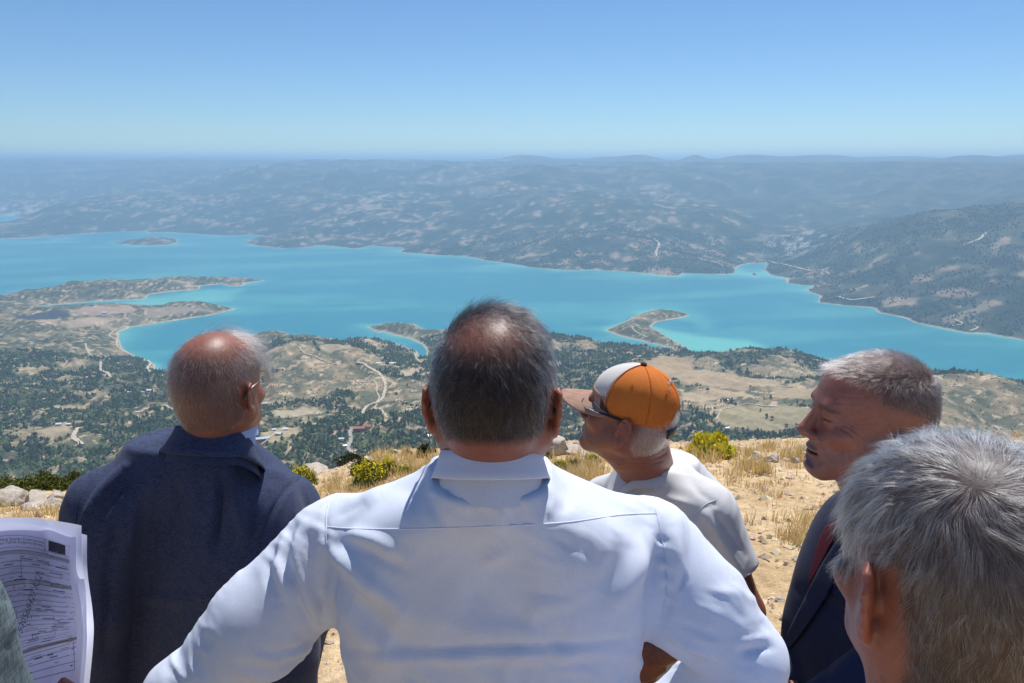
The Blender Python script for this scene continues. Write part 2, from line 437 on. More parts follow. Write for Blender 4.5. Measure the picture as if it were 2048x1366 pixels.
def line_d(x, y, pl):
    b0 = pl.min(0) - 30; b1 = pl.max(0) + 30
    m = (x > b0[0]) & (x < b1[0]) & (y > b0[1]) & (y < b1[1])
    out = np.full(x.shape, 99.0, np.float32)
    if m.any():
        xs, ys = x[m], y[m]; d2 = np.full(xs.shape, 1e9)
        for (ax, ay), (bx, by) in zip(pl[:-1], pl[1:]):
            ex, ey = bx - ax, by - ay; t = np.clip(((xs - ax) * ex + (ys - ay) * ey) / (ex * ex + ey * ey + 1e-9), 0, 1)
            d2 = np.minimum(d2, (xs - ax - t * ex) ** 2 + (ys - ay - t * ey) ** 2)
        out[m] = np.sqrt(d2)
    return out
def spline(pl, n):
    pl = np.asarray(pl, float); q = np.vstack([2 * pl[0] - pl[1], pl, 2 * pl[-1] - pl[-2]]); o = []
    for i in range(len(pl) - 1):
        p0, p1, p2, p3 = q[i:i + 4]
        for t in np.linspace(0, 1, n, endpoint=False):
            o.append(.5 * (2 * p1 + (p2 - p0) * t + (2 * p0 - 5 * p1 + 4 * p2 - p3) * t * t + (3 * p1 - p0 - 3 * p2 + p3) * t ** 3))
    o.append(pl[-1]); return np.array(o)
road_map = [spline(h, 8).astype(np.float32) for h in land_many([pl for w, k, pl in ROADS])]
gc = land_colour(gx, gy, gs, gz, far_m, lpx, lpy, n1, n2, n3, m1, m2, m3)
keep = (gs > -120).ravel()
Vt = np.stack([gx, gy, gz], -1).reshape(-1, 3)
Ft = grid_faces(len(rr), NA, keep)
Vt, Ft, Ct = compact(Vt, Ft, gc.reshape(-1, 3))
def terrain_mat():
    t = NT('land'); c = t.coord(); g = t.add('ShaderNodeNewGeometry').outputs['Position']
    a = t.attr()
    f = t.noise(.11, g, 5, .6); f2 = t.noise(.011, g, 4, .6)
    m = t.math('MULTIPLY', t.math('ADD', .55, t.math('MULTIPLY', f, .9)), t.math('ADD', .65, t.math('MULTIPLY', f2, .7)))
    return t.pr(Base_Color=t.mix(a, t.add('ShaderNodeCombineColor', {0: m, 1: m, 2: m}).outputs[0], 1.0, 'MULTIPLY'), Roughness=.95, Specular_IOR_Level=.1)
M_LAND = terrain_mat()
land = mesh_np('terrain', Vt, Ft, M_LAND, True, Ct); tag(land, kind='structure')
del Vt, Ft, Ct

# lake
lx, ly = polar(np.concatenate([rows(1700, 4200, 220)[:-1], rows(4200, 11500, 120)]), 360); lx = lx.astype(np.float32); ly = ly.astype(np.float32)
ls = shore(lx, ly); dwt = np.maximum(-ls, 0)
pl1 = np.array([on_plane(*q) for q in [(1312,656),(1380,668),(1480,678),(1560,700),(1600,712),(1500,702),(1430,716),(1370,700),(1330,676)]], np.float32)
pl2 = np.array([on_plane(*q) for q in [(1372,628),(1390,626),(1420,640),(1410,655),(1380,640)]], np.float32)
pl3 = np.array([on_plane(*q) for q in [(300,598),(400,580),(480,580),(440,600),(360,612),(270,606)]], np.float32)
wv = fbm(lx / 420, ly / 420, 3); wv2 = fbm(lx / 90, ly / 160, 3)
rimn = np.clip(.55 + 1.1 * fbm(lx / 330 + 8, ly / 330, 3), .08, 1.2)
pale = (np.exp(-dwt / np.clip(30 + 30 * wv, 10, 90)) * .75 * (ly < 4200) + np.exp(-dwt / np.clip(75 + 60 * wv, 20, 200)) * .7 * (ly >= 4200)) * rimn
pale += .8 * sstep(40, -60, poly_sd(lx, ly, pl1) + 30 * wv2) + .35 * sstep(60, -20, poly_sd(lx, ly, pl2) + 40 * wv2) + .7 * sstep(90, -60, poly_sd(lx, ly, pl3) + 40 * wv2)
strk = fbm(lx / 1500 + ly / 2600, (ly - .25 * lx) / 330, 4)
pale += .26 * sstep(-.25, .55, strk) + .10 * wv + .05 * wv2
pale = np.clip(pale, 0, 1)[..., None]
wc = np.array([.003, .205, .255]) * (1 - pale) + np.array([.13, .47, .39]) * pale
Vl = np.stack([lx, ly, np.full_like(lx, LAKE)], -1).reshape(-1, 3)
Fl = grid_faces(*lx.shape, (ls < 60).ravel()); Vl, Fl, Cl = compact(Vl, Fl, wc.reshape(-1, 3))
def water_mat():
    t = NT('lake_water'); g = t.add('ShaderNodeNewGeometry').outputs['Position']
    b = t.bump(t.noise(.35, g, 4, .6), .5, .25)
    return t.pr(Base_Color=t.attr(), Roughness=.3, IOR=1.333, Specular_IOR_Level=.28, Normal=b)
tag(mesh_np('lake', Vl, Fl, water_mat(), True, Cl), kind='structure')

# roads laid over the land
M_DIRT = flat_mat('dirt_road', (.56, .45, .32), .95, .12, .05); M_PAVE = flat_mat('worn_asphalt', (.36, .33, .29), .9, .1, .08)
def ground_z(x, y): return height(x, y)
for (w, k, pl), ml in zip(ROADS, road_map):
    d = np.gradient(ml, axis=0); d /= np.linalg.norm(d, axis=1, keepdims=True) + 1e-9
    nrm = np.stack([-d[:, 1], d[:, 0]], 1)
    V = []
    for off in (-1.0, -.35, .35, 1.0):
        q = ml + nrm * (off * w * (.5 + .12 * np.sin(np.arange(len(ml)) * 1.7 + off))[:, None])
        V.append(np.column_stack([q, height(q[:, 0], q[:, 1])]))
    V = np.stack(V, 1); V[..., 2] = V[..., 2].max(1, keepdims=True) * .6 + V[..., 2] * .4 + np.hypot(*ml.T)[:, None] * 6e-4
    tag(mesh_np('dirt_road' if k == 'd' else 'paved_road', V.reshape(-1, 3), grid_faces(len(ml), 4)[:, ::-1], M_DIRT if k == 'd' else M_PAVE), kind='structure')

# haze
t = NT('haze_air'); t.n.remove(t.p)
pv = t.add('ShaderNodeVolumePrincipled', {'Color': (.52, .77, 1.0), 'Density': 1.2e-4, 'Anisotropy': 0.3})
t.l.new(pv.outputs[0], t.out.inputs['Volume'])
bx = np.array([[x, y, z] for x in (-34000, 34000) for y in (-3000, 36000) for z in (LAKE - 18, HC + 102)])
hz = mesh_np('haze', bx, [[0, 1, 3, 2], [4, 6, 7, 5], [0, 4, 5, 1], [2, 3, 7, 6], [0, 2, 6, 4], [1, 5, 7, 3]], t.m, False); tag(hz, kind='stuff')
# ------------------------------------------------------------------ woods, houses on the shore below
def ico(sub=0):
    import bmesh
    b = bmesh.new(); bmesh.ops.create_icosphere(b, subdivisions=sub + 1, radius=1)
    V = np.array([v.co[:] for v in b.verts]); Fc = np.array([[v.index for v in f.verts] for f in b.faces]); b.free(); return V, Fc
OCT = (np.array([[1, 0, 0], [-1, 0, 0], [0, 1, 0], [0, -1, 0], [0, 0, 1], [0, 0, -1]], float), np.array([[0, 2, 4], [2, 1, 4], [1, 3, 4], [3, 0, 4], [2, 0, 5], [1, 2, 5], [3, 1, 5], [0, 3, 5]]))
I0 = ico(0); I1 = ico(1); I2 = ico(2); I3 = ico(3)
def leaf_mat(name, rough=.9):
    t = NT(name); return t.pr(Base_Color=t.attr(), Roughness=rough, Specular_IOR_Level=.1)
M_WOOD = leaf_mat('far_foliage')
g2 = np.random.default_rng(21)
def scatter(n, r0, r1):
    r = np.sqrt(g2.uniform(r0 * r0, r1 * r1, n)); a = g2.uniform(-A0 * .86, A0 * .86, n)
    return (r * np.sin(a)).astype(np.float32), (r * np.cos(a)).astype(np.float32)
def blobs(x, y, z, rx, rz, col, jit=.28, cj=.25):
    n = len(x); B, Fb = OCT; th = g2.uniform(0, 6.28, n)[:, None]
    d = B[None] * (1.12 + g2.normal(0, jit, (n, 6, 1))) + g2.normal(0, .16, (n, 6, 3)); d = np.stack([d[..., 0] * np.cos(th) - d[..., 1] * np.sin(th), d[..., 0] * np.sin(th) + d[..., 1] * np.cos(th), d[..., 2]], -1)
    V = d * np.stack([rx, rx, rz], -1)[:, None] + np.stack([x, y, z + rz * .75], -1)[:, None]
    Fc = (Fb[None] + 6 * np.arange(n)[:, None, None]).reshape(-1, 3)
    C = col[:, None] * (1 + g2.normal(0, cj, (n, 6, 1)))
    return V.reshape(-1, 3), Fc, np.clip(C.reshape(-1, 3), .006, .4)
x, y = scatter(190000, 1080, 2750); s = shore(x, y)
ok = s > 6; x, y, s = x[ok], y[ok], s[ok]
fw = forest_w(x, y, s)
fl = np.ones(len(x), bool)
for poly, _ in field_map:
    d = poly_sd_box(x, y, poly)
    if d is not None: fl[np.where(d[0])[0][d[1] < 4]] = False
near_side = pix(x, y, LAKE)[1] > np.interp(pix(x, y, LAKE)[0], [-900, -300, 540, 1000, 1440, 1600, 2048, 2900], [535, 530, 525, 580, 600, 640, 722, 850])
u = g2.random(len(x)); clump = fbm(x / 55, y / 55, 3, .6) * 1.5
tree = near_side & fl & (u < fw * np.clip(.65 + .8 * clump, .08, 1) * .62)
bush = near_side & fl & ~tree & (u < .13 + .10 * clump)
xt, yt = x[tree], y[tree]; n = len(xt)
pop = (g2.random(n) < .10)
rx = np.where(pop, g2.uniform(1.0, 1.6, n), g2.uniform(1.2, 4.4, n) ** 1.0); rz = np.where(pop, g2.uniform(4.5, 8, n), rx * g2.uniform(.75, 1.25, n))
kind = fbm(xt / 120 + 60, yt / 120, 3) + g2.normal(0, .22, n)
ca, cb, cc = np.array([.042, .072, .026]), np.array([.10, .14, .042]), np.array([.09, .092, .056])
k = sstep(-.4, .4, kind)[:, None]; col = ca * (1 - k) + cb * k; col = np.where((g2.random(n) < .16)[:, None], cc, col) * g2.uniform(.7, 1.3, (n, 1))
Va, Fa, Cc = blobs(xt, yt, height(xt, yt), rx, rz, col)
xb, yb = x[bush], y[bush]; n2b = len(xb); rb = g2.uniform(.7, 1.7, n2b)
Vb, Fb_, Cb = blobs(xb, yb, height(xb, yb) - .3, rb, rb * .8, np.array([.075, .082, .04]) * g2.uniform(.6, 1.3, (n2b, 1)))
wd = mesh_np('woodland', np.vstack([Va, Vb]), np.vstack([Fa, Fb_ + len(Va)]), M_WOOD, False, np.vstack([Cc, Cb]))
tag(wd, 'green woods and scrub covering the valley below', 'woodland', kind='stuff')
# wooded right and far shores
x, y = scatter(95000, 2500, 5600); s = shore(x, y); z, farb, lp, lq, *_ = height(x, y, s, True)
ok = (s > 12) & farb & (fbm(x / 260, y / 150 + 7, 3) + .5 * fbm(x / 60, y / 60, 2) < .12)
x, y, z = x[ok], y[ok], z[ok]; n = len(x); rx = g2.uniform(1.8, 4.4, n)
V, Fc, C = blobs(x, y, z, rx, rx * 1.0, np.array([.032, .05, .022]) * g2.uniform(.6, 1.4, (n, 1)))
tag(mesh_np('far_woodland', V, Fc, M_WOOD, False, C), 'dark woods on the shore across the lake', 'woodland', kind='stuff')

# single trees standing in the open fields
M_TRUNK = flat_mat('bark', (.12, .085, .06), .9)
def far_tree(px, py, h, lab):
    hx, hy = land_hits([(px, py)])[0]; hz_ = float(height(np.array([hx]), np.array([hy]))[0])
    o = empty('tree', (hx, hy, hz_))
    B, Fb = I1; n = 7; V = []; Fc = []; C = []
    for i in range(n):
        d = B * (1 + g2.normal(0, .16, (len(B), 1))) * h * g2.uniform(.18, .28)
        V.append(d + np.array([g2.normal(0, .16) * h, g2.normal(0, .16) * h, h * g2.uniform(.4, .85)])); Fc.append(Fb + len(B) * i)
        C.append(np.tile(np.array([.045, .07, .025]) * g2.uniform(.6, 1.3), (len(B), 1)))
    mesh_np('crown', np.vstack(V), np.vstack(Fc), M_WOOD, False, np.vstack(C), parent=o)
    a = np.linspace(0, 2 * np.pi, 7)[:-1]
    T = np.vstack([np.column_stack([np.cos(a) * r, np.sin(a) * r, np.full(6, zz)]) for r, zz in ((.05 * h, -.3), (.035 * h, h * .3), (.02 * h, h * .6))])
    mesh_np('trunk', T, ring_faces(3, 6), M_TRUNK, parent=o)
    tag(o, lab, 'tree', 'single trees in the fields')
def ring_faces(nr, n, close=True):
    f = []
    for i in range(nr - 1):
        for j in range(n if close else n - 1):
            k = (j + 1) % n; f.append([i * n + j, i * n + k, (i + 1) * n + k, (i + 1) * n + j])
    return np.array(f)
for px, py, h, lab in [(1534,835,8,'larger of two dark trees side by side in the olive field'),(1545,838,6,'smaller right one of two dark trees in the olive field'),(1573,853,6,'left tree of the pair on the olive field\'s lower edge'),
  (1592,852,6,'right tree of the pair on the olive field\'s lower edge'),(1400,774,7,'dark tree by the green field right of the orange cap'),(1416,783,8,'dark tree on the pale strip right of the orange cap'),
  (1350,806,7,'dark tree nearest the strap of the orange cap'),(1501,776,6,'lone tree on the upper tan field above the olive field'),(1521,822,5,'tiny lone tree near the middle of the olive field'),(1607,805,6,'tree on the track edge left of the profile man\'s nose')]:
    far_tree(px, py, h, lab)

# houses
M_WALLS = {'w': flat_mat('house_plaster', (.62, .57, .5), .9, .1, .4), 'r': flat_mat('red_wall', (.42, .12, .10), .85, .1, .4), 't': flat_mat('tan_wall', (.45, .34, .24), .9, .1, .4)}
M_ROOFS = {'b': flat_mat('blue_grey_sheet_roof', (.48, .58, .68), .4, .1, .4), 'w': flat_mat('white_sheet_roof', (.78, .78, .78), .4, .08, .4), 'r': flat_mat('red_tile_roof', (.42, .16, .10), .85, .2, .5), 't': flat_mat('tan_roof', (.5, .4, .3), .9, .15, .5), 'g': flat_mat('green_sheet_roof', (.35, .52, .38), .5, .1, .5)}
M_GLASS_D = flat_mat('dark_window', (.03, .035, .04), .2, .1, 1)
HOUSES = [  # pixel, width px, wall, roof, turn, label
 (525,881,27,'r','b',.3,'long shed with pale blue roof and red wall by the dirt track'),
 (719,860,24,'r','r',.1,'red walled house with red roof above the paved road'),
 (735,855,17,'t','r',-.2,'low house with faded red roof behind the red walled house'),
 (862,873,15,'w','w',.5,'white roofed house in the trees left of the white shirt collar'),
 (571,860,10,'w','w',.2,'small white roofed hut at the right end of the dirt track'),
 (549,861,8,'w','w',.1,'tiny white roofed hut above the blue roofed shed'),
 (558,869,12,'t','w',-.3,'low white hut just above the blue roofed shed'),
 (529,809,10,'w','w',.2,'white building in the clearing beside the bald man\'s ear'),
 (683,880,10,'w','b',.2,'bluish roofed house in the woods left of the paved road'),
 (689,894,8,'w','w',.6,'little white house at the foot of the paved road'),
 (682,865,9,'t','r',.4,'small reddish roofed house in dense trees left of the road'),
 (786,729,14,'w','w',.05,'long white farm building below the narrow inlet'),
 (757,728,8,'w','w',.1,'small white building next to the long farm building'),
 (867,836,15,'t','t',.2,'tan roofed house touching the left edge of the central head'),
 (299,782,9,'w','w',.1,'bright white roofed house in the woods left of the bald head'),
 (285,786,7,'w','g',.1,'small green roofed house beside the bright white roofed house'),
 (259,786,6,'w','w',.1,'white hut two plots left of the green roofed house'),
 (87,800,5,'w','w',.3,'tiny pale hut in the woods at the far left'),
 (42,823,11,'w','b',.1,'blue roofed house in the woods near the left edge'),
 (118,850,9,'w','w',.2,'leftmost house of the row above the pale road bend'),
 (138,850,8,'t','w',.1,'middle house of the row above the pale road bend'),
 (174,857,7,'w','b',.1,'rightmost house of the row above the pale road bend'),
 (306,809,9,'t','r',.2,'red roofed house beside the track left of the bald man\'s ear'),
 (209,627,9,'w','w',.05,'long white greenhouse on the left peninsula'),
 (1453,802,6,'w','w',.1,'white hut at the wood edge right of the orange cap'),
 (1454,858,8,'t','w',.2,'pale house among the trees below the big olive field'),
 (1520,891,9,'w','b',.2,'blue white roof just beyond the hilltop edge')]
hh = land_hits([h[:2] for h in HOUSES])
def box(name, lo, hi, mat, parent):
    lo, hi = np.array(lo, float), np.array(hi, float)
    V = np.array([[(lo, hi)[i][0], (lo, hi)[j][1], (lo, hi)[k][2]] for i in (0, 1) for j in (0, 1) for k in (0, 1)])
    return mesh_np(name, V, [[0, 1, 3, 2], [4, 6, 7, 5], [0, 4, 5, 1], [2, 3, 7, 6], [0, 2, 6, 4], [1, 5, 7, 3]], mat, False, parent=parent)
for (hx, hy), (px, py, wp, wk, rk, tn, lab) in zip(hh, HOUSES):
    dist = math.hypot(hx, hy) * 1.08; wdt = wp * dist / F * .95; dp = min(wdt * .7, 9); ht = min(max(wdt * .22, 2.6), 4.2)
    o = empty('house', (hx, hy, float(height(np.array([hx]), np.array([hy]))[0]) + .3), tn)
    w2, d2 = wdt / 2, dp / 2
    e = .5; rh = ht + min(dp * .28, 2.2); rb = rh - .25
    W = [(sx * w2, sy * d2, zz) for sx in (-1, 1) for sy, zz in ((-1, -2), (1, -2), (1, ht - .05), (-1, ht - .05))] + [(-w2, 0, rb - .1), (w2, 0, rb - .1)]
    W = np.array(W)
    mesh_np('wall', W, np.array([[0, 4, 7], [0, 7, 3], [1, 2, 6], [1, 6, 5], [0, 3, 2], [0, 2, 1], [3, 8, 2], [4, 5, 6], [4, 6, 7], [7, 6, 9]]), M_WALLS[wk], False, parent=o)
    V = [(-w2 - e, -d2 - e, ht), (w2 + e, -d2 - e, ht), (w2 + e, d2 + e, ht), (-w2 - e, d2 + e, ht), (-w2 - e, 0, rh), (w2 + e, 0, rh)]
    V = V + [(a_, b_, c_ - .25) for a_, b_, c_ in V]
    mesh_np('roof', np.array(V), np.array([[0, 1, 5, 4], [2, 3, 4, 5], [7, 6, 10, 11], [9, 8, 11, 10], [6, 7, 1, 0], [8, 9, 3, 2], [7, 11, 5, 1], [11, 8, 2, 5], [9, 10, 4, 3], [10, 6, 0, 4]]), M_ROOFS[rk], False, parent=o)
    for q in (-.55, 0, .55):
        box('window' if q else 'door', (q * w2 - .5, -d2 - .06, .9 if q else .05), (q * w2 + .5, -d2 - .01, 2.1), M_GLASS_D, o)
    tag(o, lab, 'house', 'houses in the valley')
# a boat and a floating jetty
bxy = on_plane(811, 643); bo = empty('boat', (bxy[0], bxy[1], LAKE), .4)
aa = np.linspace(-1, 1, 9); hull = []
for zz, sc in ((-.2, .55), (.5, .85), (1.0, 1.0)):
    w = 1.3 * (1 - aa ** 2 * .9) ** .6 * sc
    hull.append(np.column_stack([np.r_[aa, aa[::-1]] * 4 * (.8 + .2 * sc), np.r_[w, -w[::-1]], np.full(18, zz)]))
mesh_np('hull', np.vstack(hull), ring_faces(3, 18), M_WALLS['t'], parent=bo); box('cabin', (-1, -.7, .5), (1.2, .7, 2.6), M_WALLS['t'], bo)
tag(bo, 'tiny fishing boat on the water off the sandy spit', 'boat')
jx = on_plane(757, 664); jo = empty('jetty', (jx[0], jx[1] - 15, LAKE), .15)
box('deck', (-14, -2, .1), (14, 2, .9), M_ROOFS['w'], jo); box('shed', (-9, -1.5, .9), (-4, 1.5, 3.2), M_WALLS['w'], jo)
tag(jo, 'white floating jetty beside the small peninsula', 'jetty')

# ------------------------------------------------------------------ the hilltop
ang = np.concatenate([np.linspace(-50, 50, 300), np.linspace(50, 310, 50)[1:-1]]) * math.pi / 180
gr = np.concatenate([[.02], rows(.35, 14, 220), rows(14.3, 48, 40)])
R, A = np.meshgrid(gr, ang, indexing='ij'); hx_, hy_ = R * np.sin(A), R * np.cos(A)
micro = .010 * fbm(hx_ / .21, hy_ / .21, 3) + .006 * fbm(hx_ / .05, hy_ / .05, 2)
hz_ = hill_top(hx_, hy_) + micro * sstep(14, 8, R)
V = np.stack([hx_, hy_, hz_], -1).reshape(-1, 3); na = len(ang)
i = np.arange(len(gr) * na).reshape(len(gr), na); j = np.roll(i, -1, 1)
Fg = np.stack([i[:-1], j[:-1], j[1:], i[1:]], -1).reshape(-1, 4)[:, ::-1]
def soil_mat():
    t = NT('hilltop_soil'); g = t.add('ShaderNodeNewGeometry').outputs['Position']
    a = t.noise(1.3, g, 5, .62); b = t.noise(11, g, 5, .65); c = t.noise(60, g, 4, .7)
    col = t.ramp(a, [(.32, (.62, .435, .235)), (.5, (.77, .56, .32)), (.68, (.84, .64, .40))])
    col = t.mix(col, t.ramp(b, [(.3, (.55, .52, .48)), (.6, (1, 1, 1)), (.75, (1.25, 1.2, 1.12))]), .8, 'MULTIPLY')
    col = t.mix(col, t.ramp(c, [(.35, (.6, .57, .52)), (.55, (1, 1, 1))]), .6, 'MULTIPLY')
    return t.pr(Base_Color=col, Roughness=.95, Specular_IOR_Level=.15, Normal=t.bump(t.math('ADD', b, t.math('MULTIPLY', c, .6)), .9, .03))
M_SOIL = soil_mat()
tag(mesh_np('ground', V, Fg, M_SOIL), kind='structure')
def gz1(x, y): return hill_top(np.asarray(x, np.float32), np.asarray(y, np.float32))
def on_hill(px, py):
    dx, dy, dz = ray(px, py); t = np.linspace(1.5, 24, 900)
    x, y, z = t * dx, t * dy, HC + t * dz; h = gz1(x, y); i = int(np.argmax(z < h))
    if i == 0: i = int(np.argmin(z - h))
    return float(x[i]), float(y[i]), float(h[i]), float(t[i])
# gravel
def stone_mat(name, a, b, lichen=False):
    t = NT(name); g = t.coord(); f = t.noise(5, g, 6, .65); f2 = t.noise(38, g, 4, .7)
    col = t.ramp(f, [(.3, a), (.7, b)]); col = t.mix(col, t.ramp(f2, [(.35, (.62, .6, .57)), (.6, (1, 1, 1))]), .7, 'MULTIPLY')
    if lichen: col = t.mix(col, (.45, .36, .08), t.ramp(t.noise(3.2, g, 4, .6), [(.56, (0, 0, 0)), (.66, (.8, .8, .8))]))
    return t.pr(Base_Color=col, Roughness=.9, Specular_IOR_Level=.2, Normal=t.bump(t.math('ADD', f, t.math('MULTIPLY', f2, .5)), .7, .02))
t = NT('gravel_stone'); M_GRAV = t.pr(Base_Color=t.attr(), Roughness=.9, Specular_IOR_Level=.2)
n = 26000; y = 2.3 + 9 * g2.random(n) ** 1.25; x = g2.uniform(-.72, .70, n) * y
dens = fbm(x / .8, y / .8, 3); ok = g2.random(n) < .45 + .7 * dens; x, y = x[ok], y[ok]; n = len(x)
sz = np.clip(g2.lognormal(math.log(.0070), .6, n), .004, .026) * (1 + .05 * y)
B, Fb = OCT; d = B[None] * (1.1 + g2.normal(0, .2, (n, 6, 1))) + g2.normal(0, .18, (n, 6, 3))
sc = np.stack([sz * g2.uniform(.8, 1.5, n), sz * g2.uniform(.8, 1.4, n), sz * g2.uniform(.45, .85, n)], -1)
th = g2.uniform(0, 6.28, n); d = d * sc[:, None]; c_, s_ = np.cos(th)[:, None], np.sin(th)[:, None]
d = np.stack([d[..., 0] * c_ - d[..., 1] * s_, d[..., 0] * s_ + d[..., 1] * c_, d[..., 2]], -1)
d += np.stack([x, y, gz1(x, y) + sz * .22], -1)[:, None]
C = np.array([.62, .48, .33]) * g2.uniform(.65, 1.3, (n, 1)) * (1 + g2.normal(0, .05, (n, 3)))
tag(mesh_np('gravel', d.reshape(-1, 3), (Fb[None] + 6 * np.arange(n)[:, None, None]).reshape(-1, 3), M_GRAV, False, np.repeat(C, 6, 0)), 'loose tan gravel and pebbles on the dry ground', 'gravel', kind='stuff')

# rocks
M_ROCK = stone_mat('limestone', (.42, .35, .27), (.62, .56, .49)); M_ROCKL = stone_mat('lichen_limestone', (.46, .38, .29), (.66, .6, .52), True)
def rock(px, py, wpx, hpx, lab, mat=M_ROCK, depth=1.0, flat=0.0, seed=0, grp='rocks along the hilltop edge'):
    x, y, z, t = on_hill(px, py); w = wpx * t / F / 2; h = hpx * t / F
    q = np.random.default_rng(seed + int(px)); B, Fb = I3; B = B.copy()
    for _ in range(9):                                   # cut facets
        nrm = q.normal(0, 1, 3); nrm[2] *= .7; nrm /= np.linalg.norm(nrm); dd = q.uniform(.55, .9)
        e = np.maximum(B @ nrm - dd, 0); B = B - e[:, None] * nrm * .92
    nn = fbm(B[:, 0] * 2.2 + seed, B[:, 1] * 2.2 + B[:, 2] * 1.7, 4)
    B = B * (1 + .10 * nn)[:, None]
    if flat: B[:, 2] = np.clip(B[:, 2], -1, 1 - flat)
    V = B * np.array([w, w * depth, h * .62]); V[:, 2] += h * .30
    a = q.uniform(-.4, .4); V = V @ np.array([[math.cos(a), math.sin(a), 0], [-math.sin(a), math.cos(a), 0], [0, 0, 1]])
    o = mesh_np('rock', V, Fb, mat, False); o.location = (x, y, z)
    tag(o, lab, 'rock', grp)
    o.data.polygons.foreach_set('use_smooth', np.ones(len(o.data.polygons), bool)); o.data.set_sharp_from_angle(angle=math.radians(28))
    return o
rock(15, 1010, 76, 40, 'broad yellow stained rock at the left edge of the photo', M_ROCKL, .8, seed=1)
rock(70, 1012, 58, 34, 'pale rock second from the left edge', M_ROCK, seed=2)
rock(66, 1020, 46, 18, 'low rock in front of the pale left rocks', M_ROCKL, seed=3)
rock(112, 1003, 34, 26, 'grey boulder topping the left rock row by the suit sleeve', M_ROCK, seed=4)
rock(108, 1014, 40, 22, 'ochre stained rock under the grey boulder', M_ROCKL, seed=5)
rock(140, 1000, 20, 12, 'small pale stone touching the navy suit sleeve', M_ROCK, seed=6)
rock(8, 975, 22, 12, 'small stone in the green scrub at the left edge', M_ROCK, seed=7)
rock(1108, 908, 66, 44, 'big tan boulder beside the ear of the man in white', M_ROCK, .9, .25, seed=8)
rock(1150, 909, 60, 18, 'flat grey ledge right of the big tan boulder', M_ROCK, 1.2, .4, seed=9)
rock(1195, 909, 52, 16, 'layered grey ledge stone before the capped man\'s chin', M_ROCK, 1.2, .4, seed=10)
rock(1232, 912, 34, 14, 'small ledge stone hidden partly by the capped man\'s chin', M_ROCK, 1.2, .3, seed=11)
rock(1622, 902, 74, 13, 'long flat slab lying on the hilltop edge', M_ROCK, .5, .5, seed=12)
rock(1586, 910, 26, 12, 'stone under the left end of the long slab', M_ROCK, seed=13)
rock(1612, 914, 30, 12, 'stone in front of the long slab', M_ROCK, seed=14)
rock(1544, 924, 34, 18, 'pale squarish stone left of the long slab', M_ROCK, seed=15)
rock(1514, 918, 28, 18, 'squat tan stone on the edge nearest the yellow bush', M_ROCK, seed=16)
rock(1592, 926, 18, 16, 'upright pale stone below the long slab', M_ROCK, seed=17)
rock(1386, 915, 16, 14, 'small stone behind the white T-shirt shoulder', M_ROCK, seed=18)
rock(2010, 902, 50, 16, 'pale flat stone at the right edge above the grey hair', M_ROCK, seed=19)
rock(2040, 892, 36, 12, 'tan stone at the far right edge', M_ROCK, seed=20)
rock(1960, 890, 30, 9, 'low stone by the dry grass above the grey hair', M_ROCK, seed=21)
rock(626, 945, 60, 16, 'bare rock lip beside the yellow bush and suit shoulder', M_ROCK, 1.5, seed=22)
rock(1560, 1205, 20, 11, 'pale pebble sized stone beside the tanned elbow', M_ROCK, seed=23)
rock(1664, 1035, 16, 9, 'single stone on the gravel left of the maroon tie', M_ROCK, seed=24)

# bushes, flowers, dry grass
M_LEAF = leaf_mat('bush_leaves'); M_GRASS = leaf_mat('dry_grass_blades')
def leaf_cloud(n, rad, q, size, col, cvar=.35, up=.2, shape=1.0, shell=.5):
    d = q.normal(0, 1, (n, 3)); d /= np.linalg.norm(d, axis=1, keepdims=True); d[:, 2] = np.abs(d[:, 2]) * shape - .1
    lump = 1 + .28 * fbm(d[:, 0] * 2.3 + q.uniform(0, 50), d[:, 1] * 2.3 + d[:, 2] * 2, 3)
    p = d * (q.random((n, 1)) ** (1 / 3 * shell)) * lump[:, None] * np.array(rad)
    ax = q.normal(0, 1, (n, 3)); ax[:, 2] += up; ax /= np.linalg.norm(ax, axis=1, keepdims=True)
    bx_ = np.cross(ax, q.normal(0, 1, (n, 3))); bx_ /= np.linalg.norm(bx_, axis=1, keepdims=True)
    L = size * q.uniform(.6, 1.4, (n, 1)); w = L * .3
    V = np.stack([p, p + ax * L * .5 + bx_ * w, p + ax * L, p + ax * L * .5 - bx_ * w], 1).reshape(-1, 3)
    C = np.repeat(np.array(col) * q.uniform(1 - cvar, 1 + cvar, (n, 1)) * (1 + q.normal(0, .08, (n, 3))), 4, 0)
    return V, np.arange(4 * n).reshape(n, 4), C
